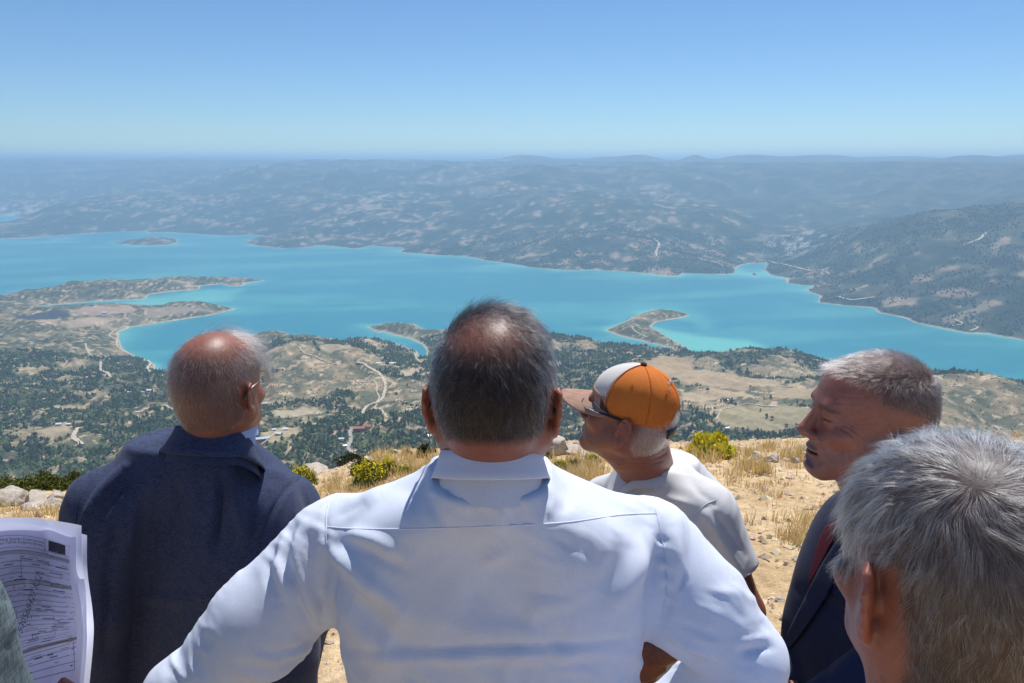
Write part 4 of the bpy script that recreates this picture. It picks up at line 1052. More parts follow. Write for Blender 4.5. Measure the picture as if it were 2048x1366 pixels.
def hair_mat(name, dark, light, bias=.5, rough=.32, ior=1.5):
    t = NT(name); t.n.remove(t.p)
    r = t.add('ShaderNodeAttribute', attribute_name='grey').outputs['Fac']
    col = t.ramp(r, [(0, dark), (1, light)])
    hb = t.add('ShaderNodeBsdfHairPrincipled', {'Color': col, 'Roughness': rough, 'Radial Roughness': .55, 'Random Roughness': .3, 'IOR': ior})
    hb.parametrization = 'COLOR'
    t.l.new(hb.outputs[0], t.out.inputs['Surface']); return t.m
def hair(name, head, n, mask, flow, length, mat, parent, lift=.5, rad=.00006, seg=5, seed=0, jit=.25, curl=0.0, root=None, clump=0.0, lvar=.35, grey=.5, wave=0.0):
    """strands rooted on the head where MASK(local) > random; FLOW(local, normal) gives the combing direction, LENGTH(local) metres"""
    q = np.random.default_rng(seed); Q = head.Q; L = head.L
    a = np.linalg.norm(np.cross(L[Q[:, 2]] - L[Q[:, 0]], L[Q[:, 3]] - L[Q[:, 1]]), axis=1)
    cen = L[Q].mean(1); mk = mask(cen); a = a * np.clip(mk, 0, 1); a /= a.sum()
    f = q.choice(len(Q), n, p=a); u, v = q.random((2, n, 1))
    c = L[Q[f]]; p = (c[:, 0] * (1 - u) + c[:, 1] * u) * (1 - v) + (c[:, 3] * (1 - u) + c[:, 2] * u) * v
    nn = head.N[Q[f]].mean(1); nn /= np.linalg.norm(nn, axis=1, keepdims=True)
    fd = flow(p, nn); fd = fd - nn * (fd * nn).sum(1, keepdims=True); fd /= np.linalg.norm(fd, axis=1, keepdims=True) + 1e-6
    jj = q.normal(0, jit, (n, 3))
    if clump: 
        ci = np.floor(p / .006).astype(int); hs = (ci[:, 0] * 73856093 ^ ci[:, 1] * 19349663 ^ ci[:, 2] * 83492791) & 1023
        jj = jj * .5 + np.random.default_rng(3).normal(0, clump, (1024, 3))[hs]
    if wave:
        w1 = fbm(p[:, 0] / .022 + p[:, 1] / .04, p[:, 2] / .022 + seed, 2); fd = fd + np.cross(nn, fd) * (wave * w1)[:, None]; lfw = 1 + .5 * w1
    fd = fd + jj; ln = length(p) * q.uniform(1 - lvar, 1 + lvar, n)
    lf = lift(p) if callable(lift) else np.full(n, lift)
    pts = [p - nn * .001]; cur = p.copy(); cv = q.normal(0, 1, (n, 3)) * curl
    for i in range(seg - 1):
        t = i / (seg - 1)
        d = fd + nn * (lf * (1 - .5 * t))[:, None] - nn * (t * ln / .088)[:, None] * 1.1 + cv * t + np.array([0, 0, -.25 * t])
        d /= np.linalg.norm(d, axis=1, keepdims=True); cur = cur + d * (ln / (seg - 1))[:, None]; pts.append(cur)
    W_ = head.to(np.stack(pts, 1).reshape(-1, 3)) - np.array(parent.location)
    cu = bpy.data.hair_curves.new(name); cu.add_curves([seg] * n)
    cu.points.foreach_set('position', W_.astype(np.float32).ravel())
    ra = np.tile(np.linspace(1, .35, seg), n) * rad
    cu.points.foreach_set('radius', ra.astype(np.float32))
    gp = grey(p) if callable(grey) else np.full(n, grey)
    gv = np.clip((q.random(n) < gp) * q.uniform(.55, 1.0, n) + q.uniform(0, .05, n), 0, 1)
    at = cu.attributes.new('grey', 'FLOAT', 'CURVE'); at.data.foreach_set('value', gv.astype(np.float32))
    cu.materials.append(mat); o = bpy.data.objects.new(name, cu); COL.objects.link(o); o.parent = parent
    return o

# ------------------------------------------------------------------ bodies
def hand_mesh(wrist, fdir, back, thumb, curl=.5, h=.0028, spread=.12):
    """a hand with five fingers: FDIR along the fingers, BACK out of its back, THUMB = +1/-1 side"""
    y = np.array(fdir, float); y /= np.linalg.norm(y); z = np.array(back, float); z -= y * (z @ y); z /= np.linalg.norm(z); x = np.cross(y, z) * thumb
    M = lambda a, b, c: np.array(wrist) + x * a + y * b + z * c
    pts = []; rad = []
    segs = []
    for i, (fx, ln) in enumerate(((.032, .074), (.011, .082), (-.010, .076), (-.030, .060))):
        a = np.array([fx * .9, .088, .0]); ang = 0.0; sp_ = spread * (fx / .03)
        r = [.0092, .0086, .0078, .0066]; prev = a
        for j, f in enumerate((.45, .30, .25)):
            ang -= curl * (.55, .8, .6)[j]
            nx = prev + ln * f * np.array([math.sin(sp_) * math.cos(ang), math.cos(ang) * math.cos(sp_), math.sin(ang)])
            segs.append((prev, nx, r[j], r[j + 1])); prev = nx
    t0 = np.array([.026, .028, -.006]); t1 = np.array([.052, .058, -.016]); t2 = np.array([.062, .085, -.024]); t3 = np.array([.060, .105, -.034])
    segs += [(t0, t1, .014, .0115), (t1, t2, .0112, .0098), (t2, t3, .0096, .0075)]
    palm = [((.030, .015, 0), (.030, .086, 0), .013, .0125), ((.010, .005, 0), (.011, .09, 0), .0145, .0125), ((-.010, .005, 0), (-.010, .088, 0), .0145, .012), ((-.028, .012, 0), (-.028, .082, 0), .013, .011), ((0, -.07, 0), (0, .02, 0), .025, .024)]
    allp = np.array([M(*s[i]) for s in segs + palm for i in (0, 1)])
    S_ = Solid(allp.min(0) - .04, allp.max(0) + .04, h)
    for a, b, r0, r1 in palm: S_.cone(M(*a), M(*b), r0, r1, .014)
    for a, b, r0, r1 in segs: S_.cone(M(*a), M(*b), r0, r1, .005)
    return S_.mesh()
def rod_mesh(pts, rad, h=.005, k=.02):
    pts = np.array(pts, float); S_ = Solid(pts.min(0) - max(rad) - .02, pts.max(0) + max(rad) + .02, h); S_.chain(pts, rad, k); return S_.mesh()
def legs(root, hip, foot, mat, yaw, gz, hw=.19, hd=.135):
    """trousers from the waist to the ankles and a pair of shoes; hip = (x, y, z), foot = two ground points"""
    hip = np.array(hip, float); c, s = math.cos(yaw), math.sin(yaw); rt = np.array([c, s, 0])
    pts = np.vstack([hip, foot[0], foot[1]]); S_ = Solid(pts.min(0) - .28, pts.max(0) + .28, .011)
    S_.loft(hip[:2], yaw, [(hip[2] - .16, hw * .98, hd * 1.02), (hip[2] - .02, hw, hd), (hip[2] + .10, hw * .92, hd * .92)], .03)
    for sd_, ft in zip((-1, 1), foot):
        ft = np.array(ft, float); a = hip + rt * sd_ * .095 - np.array([0, 0, .10]); kn = (a + ft) / 2 + np.array([-s, c, 0]) * .02
        S_.chain([a, kn, ft + np.array([0, 0, .06])], [.095, .075, .062], .03)
    V, Q = S_.mesh(); mesh_np('trousers', V - np.array(root.location), Q, mat, parent=root)
    fw = np.array([-s, c, 0])
    for ft in foot:
        ft = np.array(ft, float); S2 = Solid(ft - .2, ft + np.array([.2, .2, .16]), .007)
        S2.cone(ft + fw * -.05 + np.array([0, 0, .045]), ft + fw * .06 + np.array([0, 0, .04]), .042, .042, .03); S2.cone(ft + fw * .05 + np.array([0, 0, .032]), ft + fw * .15 + np.array([0, 0, .028]), .042, .03, .03)
        S2.plane_cut(ft + np.array([0, 0, .004]), (0, 0, -1))
        V, Q = S2.mesh(); mesh_np('shoe', V - np.array(root.location), Q, M_SHOE, parent=root)
def core(sh, hip, z_neck, r=.06, extra=()):
    """a slim body under the clothes joining neck, arms and hips"""
    pts = np.array(list(sh) + [hip, (hip[0], hip[1], z_neck)] + [e for c_ in extra for e in c_]); S_ = Solid(pts.min(0) - .16, pts.max(0) + .16, .014)
    m = (np.array(sh[0]) + np.array(sh[1])) / 2
    S_.chain([hip, m - np.array([0, 0, .1]), m], [.10, .10, .06], .06)
    for s_ in sh: S_.cone(m, s_, .06, .035, .05)
    for c_ in extra: S_.chain(c_, [.03] * len(c_), .03)
    return S_.mesh()
def body_obj(root, parts):
    V, Q, C = join(parts); o = mesh_np('body', V - np.array(root.location), Q, M_SKIN, True, C, parent=root); return o
def tint(m, c): return (m[0], m[1], np.tile(np.array(c), (len(m[0]), 1)))
def collar(name, c, axis, yaw, rows_, mat, parent, gap=0.0, n=72, frontdrop=.03, p=2.0):
    """folded collar: rows (height along the axis, half-width, half-depth); AXIS leans with the neck; lower towards the front"""
    c = np.array(c, float); ax = np.array(axis, float); ax /= np.linalg.norm(ax)
    fw = np.array([-math.sin(yaw), math.cos(yaw), 0]); fw -= ax * (fw @ ax); fw /= np.linalg.norm(fw); rt = np.cross(fw, ax)
    th = np.linspace(-math.pi / 2 + math.pi + gap, math.pi / 2 + 2 * math.pi - gap, n) if gap else np.linspace(0, 2 * math.pi, n + 1)[:-1]
    th = np.linspace(math.pi / 2 + gap, math.pi / 2 + 2 * math.pi - gap, n)
    V = []
    for hgt, a, b in rows_:
        cs, sn = np.cos(th), np.sin(th); dr = frontdrop * (np.maximum(sn, -.3) + .3) / 1.3
        V.append(c + np.outer(a * np.sign(cs) * np.abs(cs) ** (2 / p), rt) + np.outer(b * np.sign(sn) * np.abs(sn) ** (2 / p), fw) + np.outer(hgt - dr, ax))
    V = np.vstack(V); Fc = ring_faces(len(rows_), n, False)
    return mesh_np(name, V - np.array(parent.location), Fc, mat, parent=parent)
def root_of(o):
    while o.parent is not None: o = o.parent
    return o
def bvh(V, Q): return BVHTree.FromPolygons([tuple(v) for v in V], [tuple(map(int, f)) for f in Q])
def on_cloth(tree, px, py, off=0.0):
    dx, dy, dz = ray(px, py); d = Vector((dx, dy, dz)).normalized()
    h = tree.ray_cast(Vector((0, 0, HC)), d)
    if h[0] is None: return None
    n = h[1] if h[1].dot(d) < 0 else -h[1]
    return np.array(h[0] + n * off)
def seam(name, tree, pl, r, mat, parent, off=.0, n=6):
    """thin stitched ridge laid on the cloth along a traced line"""
    pl = spline(pl, 10) if len(pl) > 2 else np.array([np.array(pl[0]) + (np.array(pl[1]) - np.array(pl[0])) * t for t in np.linspace(0, 1, 12)])
    p = [on_cloth(tree, *q, off) for q in pl]; p = np.array([q for q in p if q is not None])
    if len(p) < 3: return
    jump = np.linalg.norm(np.diff(p, axis=0), axis=1); ok = np.r_[True, jump < np.median(jump) * 6 + .01]
    p = p[ok]; k = np.array([.25, .5, .25]); q = p.copy(); q[1:-1] = k[0] * p[:-2] + k[1] * p[1:-1] + k[2] * p[2:]; p = q
    t = np.gradient(p, axis=0); t /= np.linalg.norm(t, axis=1, keepdims=True); a = np.cross(t, np.array([.3, .8, .5])); a /= np.linalg.norm(a, axis=1, keepdims=True); b = np.cross(t, a)
    th = np.linspace(0, 2 * np.pi, n + 1)[:-1]
    V = (p[:, None] + r * (np.cos(th)[None, :, None] * a[:, None] + np.sin(th)[None, :, None] * b[:, None])).reshape(-1, 3)
    return mesh_np(name, V - np.array(root_of(parent).location), ring_faces(len(p), n), mat, parent=parent)
def panel(name, tree, left, right, mat, parent, off=.004, m=8, th=.003, lift=None):
    """a cloth panel (lapel, tie, flap) lying on a garment between two traced edges"""
    L = spline(left, 6) if len(left) > 2 else np.linspace(left[0], left[1], 13); R = spline(right, 6) if len(right) > 2 else np.linspace(right[0], right[1], 13)
    G = np.full((len(L), m, 3), np.nan)
    for i in range(len(L)):
        for j in range(m):
            t = j / (m - 1); q = on_cloth(tree, *(L[i] * (1 - t) + R[i] * t), off + (lift or 0) * (t if lift and lift > 0 else 0))
            if q is not None: G[i, j] = q
    for _ in range(40):
        bad = np.isnan(G[..., 0])
        if not bad.any(): break
        acc = np.zeros_like(G); cnt = np.zeros(G.shape[:2])
        for a, b in ((0, 1), (0, -1), (1, 0), (-1, 0)):
            H = np.roll(G, (a, b), (0, 1)); ok = ~np.isnan(H[..., 0]); acc[ok] += H[ok]; cnt[ok] += 1
        f = bad & (cnt > 0); G[f] = acc[f] / cnt[f][:, None]
    nr, nc = G.shape[:2]; Fc = grid_faces(nr, nc); d = (np.array([0, 0, HC]) - G.reshape(-1, 3)); d /= np.linalg.norm(d, axis=1, keepdims=True)
    V = np.vstack([G.reshape(-1, 3) + d * th, G.reshape(-1, 3)])
    i = np.arange(nr * nc).reshape(nr, nc); rim = np.concatenate([i[0], i[1:, -1], i[-1, -2::-1], i[-2:0:-1, 0]]); k = np.roll(rim, -1)
    Fs = np.stack([rim, k, k + nr * nc, rim + nr * nc], 1)
    return mesh_np(name, V - np.array(parent.location), np.vstack([Fc[:, ::-1], Fs]), mat, parent=parent)
# ------------------------------------------------------------------ the people
def gz0(p): return float(gz1([p[0]], [p[1]])[0])
def person(x, y, lab):
    o = empty('person', (x, y, gz0((x, y)))); tag(o, lab, 'person'); return o
def V3(*a): return np.array(a, float)

# --- man in the white shirt, hands on hips, seen from behind
xc = P(985, 1100, 1.1)[0]
A = person(xc, 1.12, 'man in white dress shirt with hands on hips, greying hair thinning at crown')
Aneck = P(984, 1000, 1.05)
def bald_A(V): return np.exp(-(((V[:, 0] + .005) / .054) ** 2 + ((V[:, 1] + .078) / .042) ** 2 + ((V[:, 2] - .074) / .034) ** 2) ** 1.5)
def nape(V, zb=-.050, front=.062):
    """1 on the hairy part of a head"""
    x, y, z = V.T
    low = np.interp(y, [-.12, -.05, -.035, -.02, .02, .04, .06, .09], [zb, zb, zb + .03, .010, .012, .03, .062, .09])
    low = np.where(np.abs(x) < .035, np.minimum(low, np.where(y < -.03, zb, 9)), low)
    ear_ = sstep(.068, .074, np.abs(x)) * sstep(-.085, -.078, z) * sstep(.022, .014, z) * sstep(-.062, -.054, y)
    return sstep(low - .006, low + .012, z) * (y < front + .03 * (z > .07)) * (1 - ear_)
hA = Head(P(990, 781, 1.03), -5, -7, Aneck, 1.025, h=.0033, nr=.0505, face=True, thick=.95, ear=.98, flare=13, tone=.9,
          scalp=(lambda V: nape(V) * (1 - .72 * bald_A(V)) * .93, (.012, .010, .009)))
M_HA = hair_mat('salt_pepper_hair', (.005, .0038, .0035), (.36, .36, .38), .80, .40, 1.32)
def flow_A(p, n):
    x, y, z = p.T; up = sstep(.05, .085, z)[:, None]
    back = np.stack([np.sign(x) * .25 + x * 4, np.full_like(x, -.1), np.full_like(x, -1.0)], 1)
    side = np.stack([x * 2, np.full_like(x, .35), np.full_like(x, -1.0)], 1)
    top = np.stack([np.full_like(x, .75) + x * 6, .25 + 8 * (y - .02), np.full_like(x, .1)], 1)
    b = np.where((y < -.03)[:, None], back, side); return b * (1 - up) + top * up
hair('hair', hA, 30000, lambda V: nape(V) * (1 - .90 * bald_A(V)), flow_A, lambda p: .004 + .008 * sstep(-.06, .02, p[:, 2]) + .014 * sstep(.06, .09, p[:, 2]) * sstep(-.04, 0, p[:, 1]), M_HA, A, lift=.42, rad=.000085, seed=1, jit=.20, clump=.22, wave=.5, grey=lambda p: np.clip(.13 + .45 * sstep(.042, .078, np.abs(p[:, 0])) + .55 * sstep(.0, .05, p[:, 1]) * sstep(.05, .08, p[:, 2]), 0, .85))
sL, sR = P(672, 1092, 1.11), P(1298, 1095, 1.11); eL, eR = P(372, 1392, 1.04), P(1490, 1318, 1.06); wL, wR = P(640, 1500, 1.10), P(1325, 1432, 1.14)
zt = lambda py: P(985, py, 1.075)[2]
tabA = [(zt(915), .070, .074, -.045), (zt(940), .090, .084, -.04), (zt(965), .118, .092, -.03), (zt(992), .154, .098, -.018), (zt(1040), .190, .104, 0), (zt(1100), .214, .128, .01), (zt(1200), .224, .140, .01), (zt(1300), .219, .140, .015), (zt(1400), .208, .136, .02), (.90, .20, .13, .02)]
q = Solid((sL[0] - .36, .84, .90), (sR[0] + .30, 1.32, 1.53), .0048)
q.loft((xc, 1.045), 0, tabA, .02)
for s_, sg in ((sL, -1), (sR, 1)):
    q.cone((xc + sg * .055, 1.05, zt(968)), s_ + V3(-sg * .03, -.01, .020), .040, .054, .05)
    q.ell((xc + sg * .105, 1.0, zt(1110)), (.085, .05, .10), .05)
for s_, e_, w_ in ((sL, eL, wL), (sR, eR, wR)):
    q.chain([s_, s_ * .5 + e_ * .5 + V3(0, -.004, -.004), e_], [.074, .072, .058], .035); q.chain([e_, w_], [.058, .045], .02)
q.plane_cut((0, 0, .93), (0, 0, -1))
VA, QA = q.mesh(); VA = smooth(VA, QA, 2)
sA = [
 ([(655,1092),(700,1135),(750,1178),(800,1222)], 17, .0125), ([(690,1120),(740,1170),(790,1225)], 9, -.0035), ([(655,1140),(700,1200),(760,1262),(830,1300)], 30, -.010),
 ([(690,1066),(750,1082),(812,1118)], 15, .006), ([(700,1090),(770,1120),(810,1140)], 12, -.005), ([(740,1000),(700,1020),(670,1035)], 10, -.003), ([(760,990),(730,1012)], 12, .003),
 ([(655,1010),(650,1060),(655,1130),(648,1190),(638,1270)], 6, -.003), ([(1314,1032),(1328,1100),(1334,1170),(1322,1250)], 6, -.003),
 ([(610,1045),(592,1100),(606,1170),(636,1250)], 9, .007), ([(588,1060),(574,1120),(596,1190),(630,1262)], 9, -.006), ([(572,1075),(556,1140),(580,1215)], 9, .006), ([(552,1100),(540,1150),(556,1200)], 10, -.005),
 ([(640,1110),(640,1180),(642,1240)], 12, -.005), ([(622,1070),(622,1140),(640,1220)], 7, -.004),
 ([(500,1310),(560,1318),(632,1284)], 7, .004), ([(480,1326),(550,1338),(620,1306)], 7, -.004), ([(470,1345),(540,1356),(600,1330)], 7, .004), ([(540,1298),(590,1296),(640,1270)], 6, -.003),
 ([(1130,1085),(1110,1130),(1100,1190)], 70, .008), ([(1300,1050),(1285,1110),(1250,1180),(1230,1220)], 20, .008), ([(1318,1080),(1308,1140),(1300,1180)], 13, -.009), ([(1260,1080),(1230,1140),(1200,1190)], 22, -.004),
 ([(1020,1100),(985,1115),(968,1130)], 14, .006), ([(1180,1180),(1120,1205),(1060,1210)], 16, .003),
 ([(1345,1050),(1350,1110),(1366,1165)], 12, .006), ([(1364,1140),(1366,1165),(1356,1180)], 5, -.005), ([(1340,1180),(1338,1210),(1326,1245)], 9, -.004),
 ([(1325,1262),(1370,1290),(1440,1318)], 8, .004), ([(1325,1276),(1365,1306),(1430,1340)], 8, -.004), ([(1470,1290),(1500,1280),(1535,1275)], 8, .004), ([(1480,1306),(1510,1300),(1545,1296)], 6, -.004), ([(1350,1245),(1400,1262),(1460,1290)], 10, -.003),
 ([(700,1302),(860,1300),(1000,1292),(1180,1288),(1310,1268)], 11, -.004), ([(720,1318),(880,1316),(1020,1308),(1180,1304)], 12, .004), ([(980,1340),(1100,1338),(1230,1320)], 12, -.003),
 ([(660,1160),(720,1260),(800,1330)], 18, .005), ([(650,1210),(690,1290),(740,1366)], 14, -.004), ([(930,1180),(1010,1230),(1100,1260)], 26, -.004), ([(840,1240),(980,1262),(1150,1250)], 22, .003),
 ([(905,960),(890,1000),(900,1040)], 9, .0025), ([(935,955),(950,1000),(975,1040)], 9, -.0025), ([(870,975),(862,1010),(880,1045)], 8, -.003), ([(1010,960),(1020,1000),(1000,1045)], 10, .002),
 ([(1120,965),(1135,1000),(1120,1030)], 12, -.003), ([(1095,968),(1105,1000),(1090,1035)], 8, .002),
]
for k in range(8):
    yy = 1075 + k * 17; sA.append(([(1312 + 1.6 * k, yy), (1326 + 1.6 * k, yy + 4), (1338 + 1.4 * k, yy + 9)], 5, .0030 if k % 2 else -.002))
VA = folds(VA, QA, [(a_, b_, c_ * 1.25) for a_, b_, c_ in sA]); VA = crumple(VA, QA, .0030, .040, .9, 1.3); VA = crumple(VA, QA, .0045, .085, -.5, 5.3, 3)
sh_o = mesh_np('shirt', VA - np.array(A.location), QA, M_SHIRT, parent=A)
tA = bvh(VA, QA)
seam('yoke_seam', tA, [(655,1054),(720,1058),(850,1057),(990,1052),(1130,1045),(1240,1030),(1312,1027)], .0011, M_SHIRT, sh_o)
seam('armhole_seam', tA, [(662,990),(652,1040),(655,1130),(648,1190),(638,1262)], .0010, M_SHIRT, sh_o); seam('armhole_seam', tA, [(1306,1000),(1316,1040),(1330,1110),(1334,1170),(1322,1240)], .0010, M_SHIRT, sh_o)
cA = V3(P(983, 920, 1.03)[0], 1.0, P(983, 899, .946)[2] - .063)
collar('collar', cA, (0, .36, 1), 0, [(-.030, .073, .074), (.015, .068, .070), (.038, .0645, .0672), (.0405, .0665, .069), (.039, .0685, .071), (.028, .072, .075), (.014, .0765, .0805), (.006, .0800, .0840), (.0035, .0790, .0830)], M_SHIRT, A, gap=.25, frontdrop=.02)
# glasses with black temple tips
tipR = [hA.to((.083, .04, .004)), hA.to((.0845, .0, .005)), hA.to((.083, -.022, -.003)), hA.to((.079, -.040, -.022))]; tipL = [hA.to((-.083, .04, .004)), hA.to((-.0845, .0, .005)), hA.to((-.083, -.022, -.003)), hA.to((-.079, -.038, -.018))]
def tube(name, pts, r, mat, parent, n=8, sub=5, flat=None):
    p = spline(pts, sub) if len(pts) > 2 else np.array(pts, float); t = np.gradient(p, axis=0); t /= np.linalg.norm(t, axis=1, keepdims=True)
    a = np.cross(t, V3(.12, .21, .97)); a /= np.linalg.norm(a, axis=1, keepdims=True); b = np.cross(t, a); th = np.linspace(0, 2 * np.pi, n + 1)[:-1]
    rr_ = np.full(len(p), r) if np.isscalar(r) else np.interp(np.linspace(0, 1, len(p)), np.linspace(0, 1, len(r)), r)
    V = (p[:, None] + rr_[:, None, None] * (np.cos(th)[None, :, None] * a[:, None] + (flat or 1) * np.sin(th)[None, :, None] * b[:, None])).reshape(-1, 3)
    loc = np.array(parent.matrix_world.translation if parent.parent is None else parent.parent.location) if parent else np.zeros(3)
    Fc = ring_faces(len(p), n); m = len(p) * n
    V = np.vstack([V, p[:1], p[-1:]]); cap = np.array([[m, (j + 1) % n, j, j] for j in range(n)] + [[m + 1, m - n + j, m - n + (j + 1) % n, m - n + (j + 1) % n] for j in range(n)])
    F3 = np.vstack([Fc[:, [0, 1, 2]], Fc[:, [0, 2, 3]], cap[:, :3]])
    return mesh_np(name, V - np.array(root_of(parent).location), F3, mat, parent=parent)
def lens_mesh(head, s, mat, parent, y=.103, w=.026, hh=.019, name='lens'):
    th = np.linspace(0, 2 * np.pi, 25)[:-1]; V = []
    for sc, dy in ((0.0, .003), (.6, .002), (1.0, 0.0), (1.0, -.0015)):
        V.append(np.column_stack([s * .033 + w * sc * np.sign(np.cos(th)) * np.abs(np.cos(th)) ** .8, y + dy - .10 * np.abs(w * sc * np.cos(th) + .004), -.004 + hh * sc * np.sign(np.sin(th)) * np.abs(np.sin(th)) ** .8]))
    V = head.to(np.vstack(V)) - np.array(root_of(parent).location)
    return mesh_np(name, V, ring_faces(4, 24), mat, parent=parent)
def glasses(head, root, lens, frame, tip, name='glasses', temple_r=.0013, tips=None, tr=(.0018, .0024, .0028, .0022)):
    g = empty(name, (0, 0, 0), parent=root)
    for s in (-1, 1):
        lens_mesh(head, s, lens, g)
        th = np.linspace(0, 2 * np.pi, 18); rim = np.column_stack([s * .033 + .0245 * np.sign(np.cos(th)) * np.abs(np.cos(th)) ** .8, .1025 - .10 * np.abs(.0245 * np.cos(th) + .004), -.004 + .0175 * np.sign(np.sin(th)) * np.abs(np.sin(th)) ** .8])
        tube('rim', head.to(rim), .0009, frame, g, 6, 2)
        tube('temple', head.to(np.array([(s * .058, .095, .004), (s * .074, .075, .005), (s * .0815, .03, .005), (s * .0835, .004, .005)])), temple_r, frame, g, 8)
        tp = tips[s] if tips else head.to(np.array([(s * .0832, .012, .005), (s * .0845, -.006, .004), (s * .0835, -.024, -.002), (s * .079, -.042, -.020)]))
        tube('temple_tip', tp, list(tr), tip, g, 8)
    tube('bridge', head.to(np.array([(-.010, .100, .002), (0, .1035, .005), (.010, .100, .002)])), .0011, frame, g)
    return g
glasses(hA, A, M_CLEAR, M_METAL, M_BLACKP, tips={1: np.array(tipR), -1: np.array(tipL)})
hipA = V3(xc, 1.12, .93); fA = [V3(xc - .13, 1.10, gz0((xc - .13, 1.10))), V3(xc + .13, 1.12, gz0((xc + .13, 1.12)))]
legs(A, hipA, fA, M_TROU, 0, 0)
hands = [tint(hand_mesh(w_ + V3(0, 0, -.01), V3(-sg * .35, .75, -.45), V3(sg, .2, .4), sg, .35), SKIN * .95) for w_, sg in ((wL, -1), (wR, 1))]
body_obj(A, [(hA.W, hA.Q, hA.C), tint(core((sL, sR), hipA, 1.4, extra=[(sL, eL, wL), (sR, eR, wR)]), SKIN)] + hands)

# --- man in the navy suit on the left, seen from behind
yB = math.radians(-24); xB, yb_ = P(405, 1080, 1.62)[:2]
B = person(xB, yb_, 'balding man in navy suit jacket at the left, wispy hair blown sideways')
Bneck = P(428, 905, 1.56)
def bald_B(V): return sstep(.050, .085, V[:, 2] + .15 * V[:, 1] + .012) * sstep(.072, .046, np.abs(V[:, 0]))
hB = Head(P(440, 767, 1.52), -11, -6, Bneck, .96, h=.0033, nr=.058, thick=1.05, jowl=.006, ear=.98, flare=14, tone=.86,
          scalp=(lambda V: nape(V, -.085) * (1 - bald_B(V)) * .62, (.085, .05, .04)))
M_HB = hair_mat('thin_sandy_grey_hair', (.045, .030, .024), (.46, .40, .36), .50)
hair('hair', hB, 15000, lambda V: nape(V, -.085) * (1 - .9 * bald_B(V)), lambda p, n: np.stack([p[:, 0] * 3, -.2 + 0 * p[:, 0], -1 + 0 * p[:, 0]], 1), lambda p: .008 + .012 * sstep(-.06, .03, p[:, 2]), M_HB, B, lift=.22, rad=.00007, seed=2, jit=.35, curl=.3, grey=.32)
def wisp_mask(V): return .9 * np.exp(-((V[:, 1] - .035) / .03) ** 2) * sstep(.07, .09, V[:, 2]) + 1.1 * np.exp(-((V[:, 0] - .062) / .015) ** 2 - ((V[:, 1] - .02) / .03) ** 2 - ((V[:, 2] - .06) / .02) ** 2)
wd_ = hB.R.T @ V3(.95, .15, .06)
hair('hair', hB, 1100, wisp_mask, lambda p, n: np.tile(wd_, (len(p), 1)) + n * 0, lambda p: .066 + .04 * sstep(0, .05, p[:, 0]), M_HB, B, lift=.42, rad=.00006, seg=9, seed=3, jit=.13, curl=.30, lvar=.55, wave=.5)
sBL, sBR = P(212, 1026, 1.50), P(572, 1024, 1.72); eBL, eBR = P(176, 1215, 1.48), P(604, 1215, 1.74); wBL, wBR = P(205, 1400, 1.54), P(570, 1420, 1.78)
zb = lambda py: P(405, py, 1.60)[2]
tabB = [(zb(872), .075, .080, -.05), (zb(895), .130, .098, -.035), (zb(930), .190, .112, -.01), (zb(985), .232, .138, .01), (zb(1080), .248, .156, .015), (zb(1200), .250, .160, .02), (zb(1330), .250, .160, .02), (.78, .235, .158, .02), (.66, .235, .158, .02)]
q = Solid((min(sBL[0], eBL[0]) - .17, 1.26, .66), (eBR[0] + .16, 2.02, zb(840)), .0058)
q.loft((xB, yb_), yB, tabB, .02)
nb_ = P(425, 900, 1.56)
for s_ in (sBL, sBR): q.cone(nb_, s_ + V3(0, 0, .028), .062, .058, .05)
for s_, e_, w_ in ((sBL, eBL, wBL), (sBR, eBR, wBR)): q.chain([s_, e_, w_], [.082, .073, .058], .03)
VB, QB = q.mesh(); VB = smooth(VB, QB, 2)
sB = [([(444,955),(440,1000),(432,1060),(428,1100)], 8, -.011), ([(458,912),(470,990),(486,1060),(494,1100)], 10, .009), ([(500,1000),(500,1060),(496,1110)], 10, -.006), ([(250,932),(200,985),(165,1050),(155,1090)], 8, .008), ([(265,945),(222,1000),(190,1070)], 14, -.006),
  ([(602,953),(568,985),(530,1055),(512,1112)], 6, -.005), ([(588,960),(560,1000),(525,1060)], 8, .003), ([(316,930),(300,1000),(290,1080)], 14, .005), ([(350,920),(352,1000),(345,1100)], 12, -.004), ([(390,940),(385,1010),(380,1100)], 12, .005), ([(316,1030),(308,1090),(300,1160),(296,1300)], 5, -.002),
  ([(285,970),(262,1040),(250,1120)], 12, .005), ([(235,1010),(225,1080),(222,1160)], 10, -.005), ([(212,1120),(215,1200),(210,1300)], 8, -.007), ([(360,1150),(370,1250),(360,1366)], 18, .004), ([(450,1150),(440,1250),(450,1366)], 18, -.004), ([(330,875),(400,885),(470,880)], 8, -.003), ([(520,940),(560,950),(600,975)], 12, .003), ([(250,1180),(330,1200),(420,1190)], 14, .003)]
VB = folds(VB, QB, [(a_, b_, c_ * 1.9) for a_, b_, c_ in sB]); VB = crumple(VB, QB, .0028, .07, .15, 4.1, 3.5)
jb = mesh_np('jacket', VB - np.array(B.location), QB, M_NAVY, parent=B); tB = bvh(VB, QB)
seam('back_seam', tB, [(398,900),(372,980),(340,1060),(318,1150),(305,1300)], .0010, M_NAVY, jb); seam('armhole_seam', tB, [(604,950),(570,984),(530,1055),(512,1112)], .0011, M_NAVY, jb); seam('armhole_seam', tB, [(186,958),(160,1000),(152,1050),(160,1110)], .0011, M_NAVY, jb)
cB = V3(P(428, 870, 1.52)[0], 1.525, P(424, 851, 1.470)[2] - .046); axB = V3(.05, .30, 1)
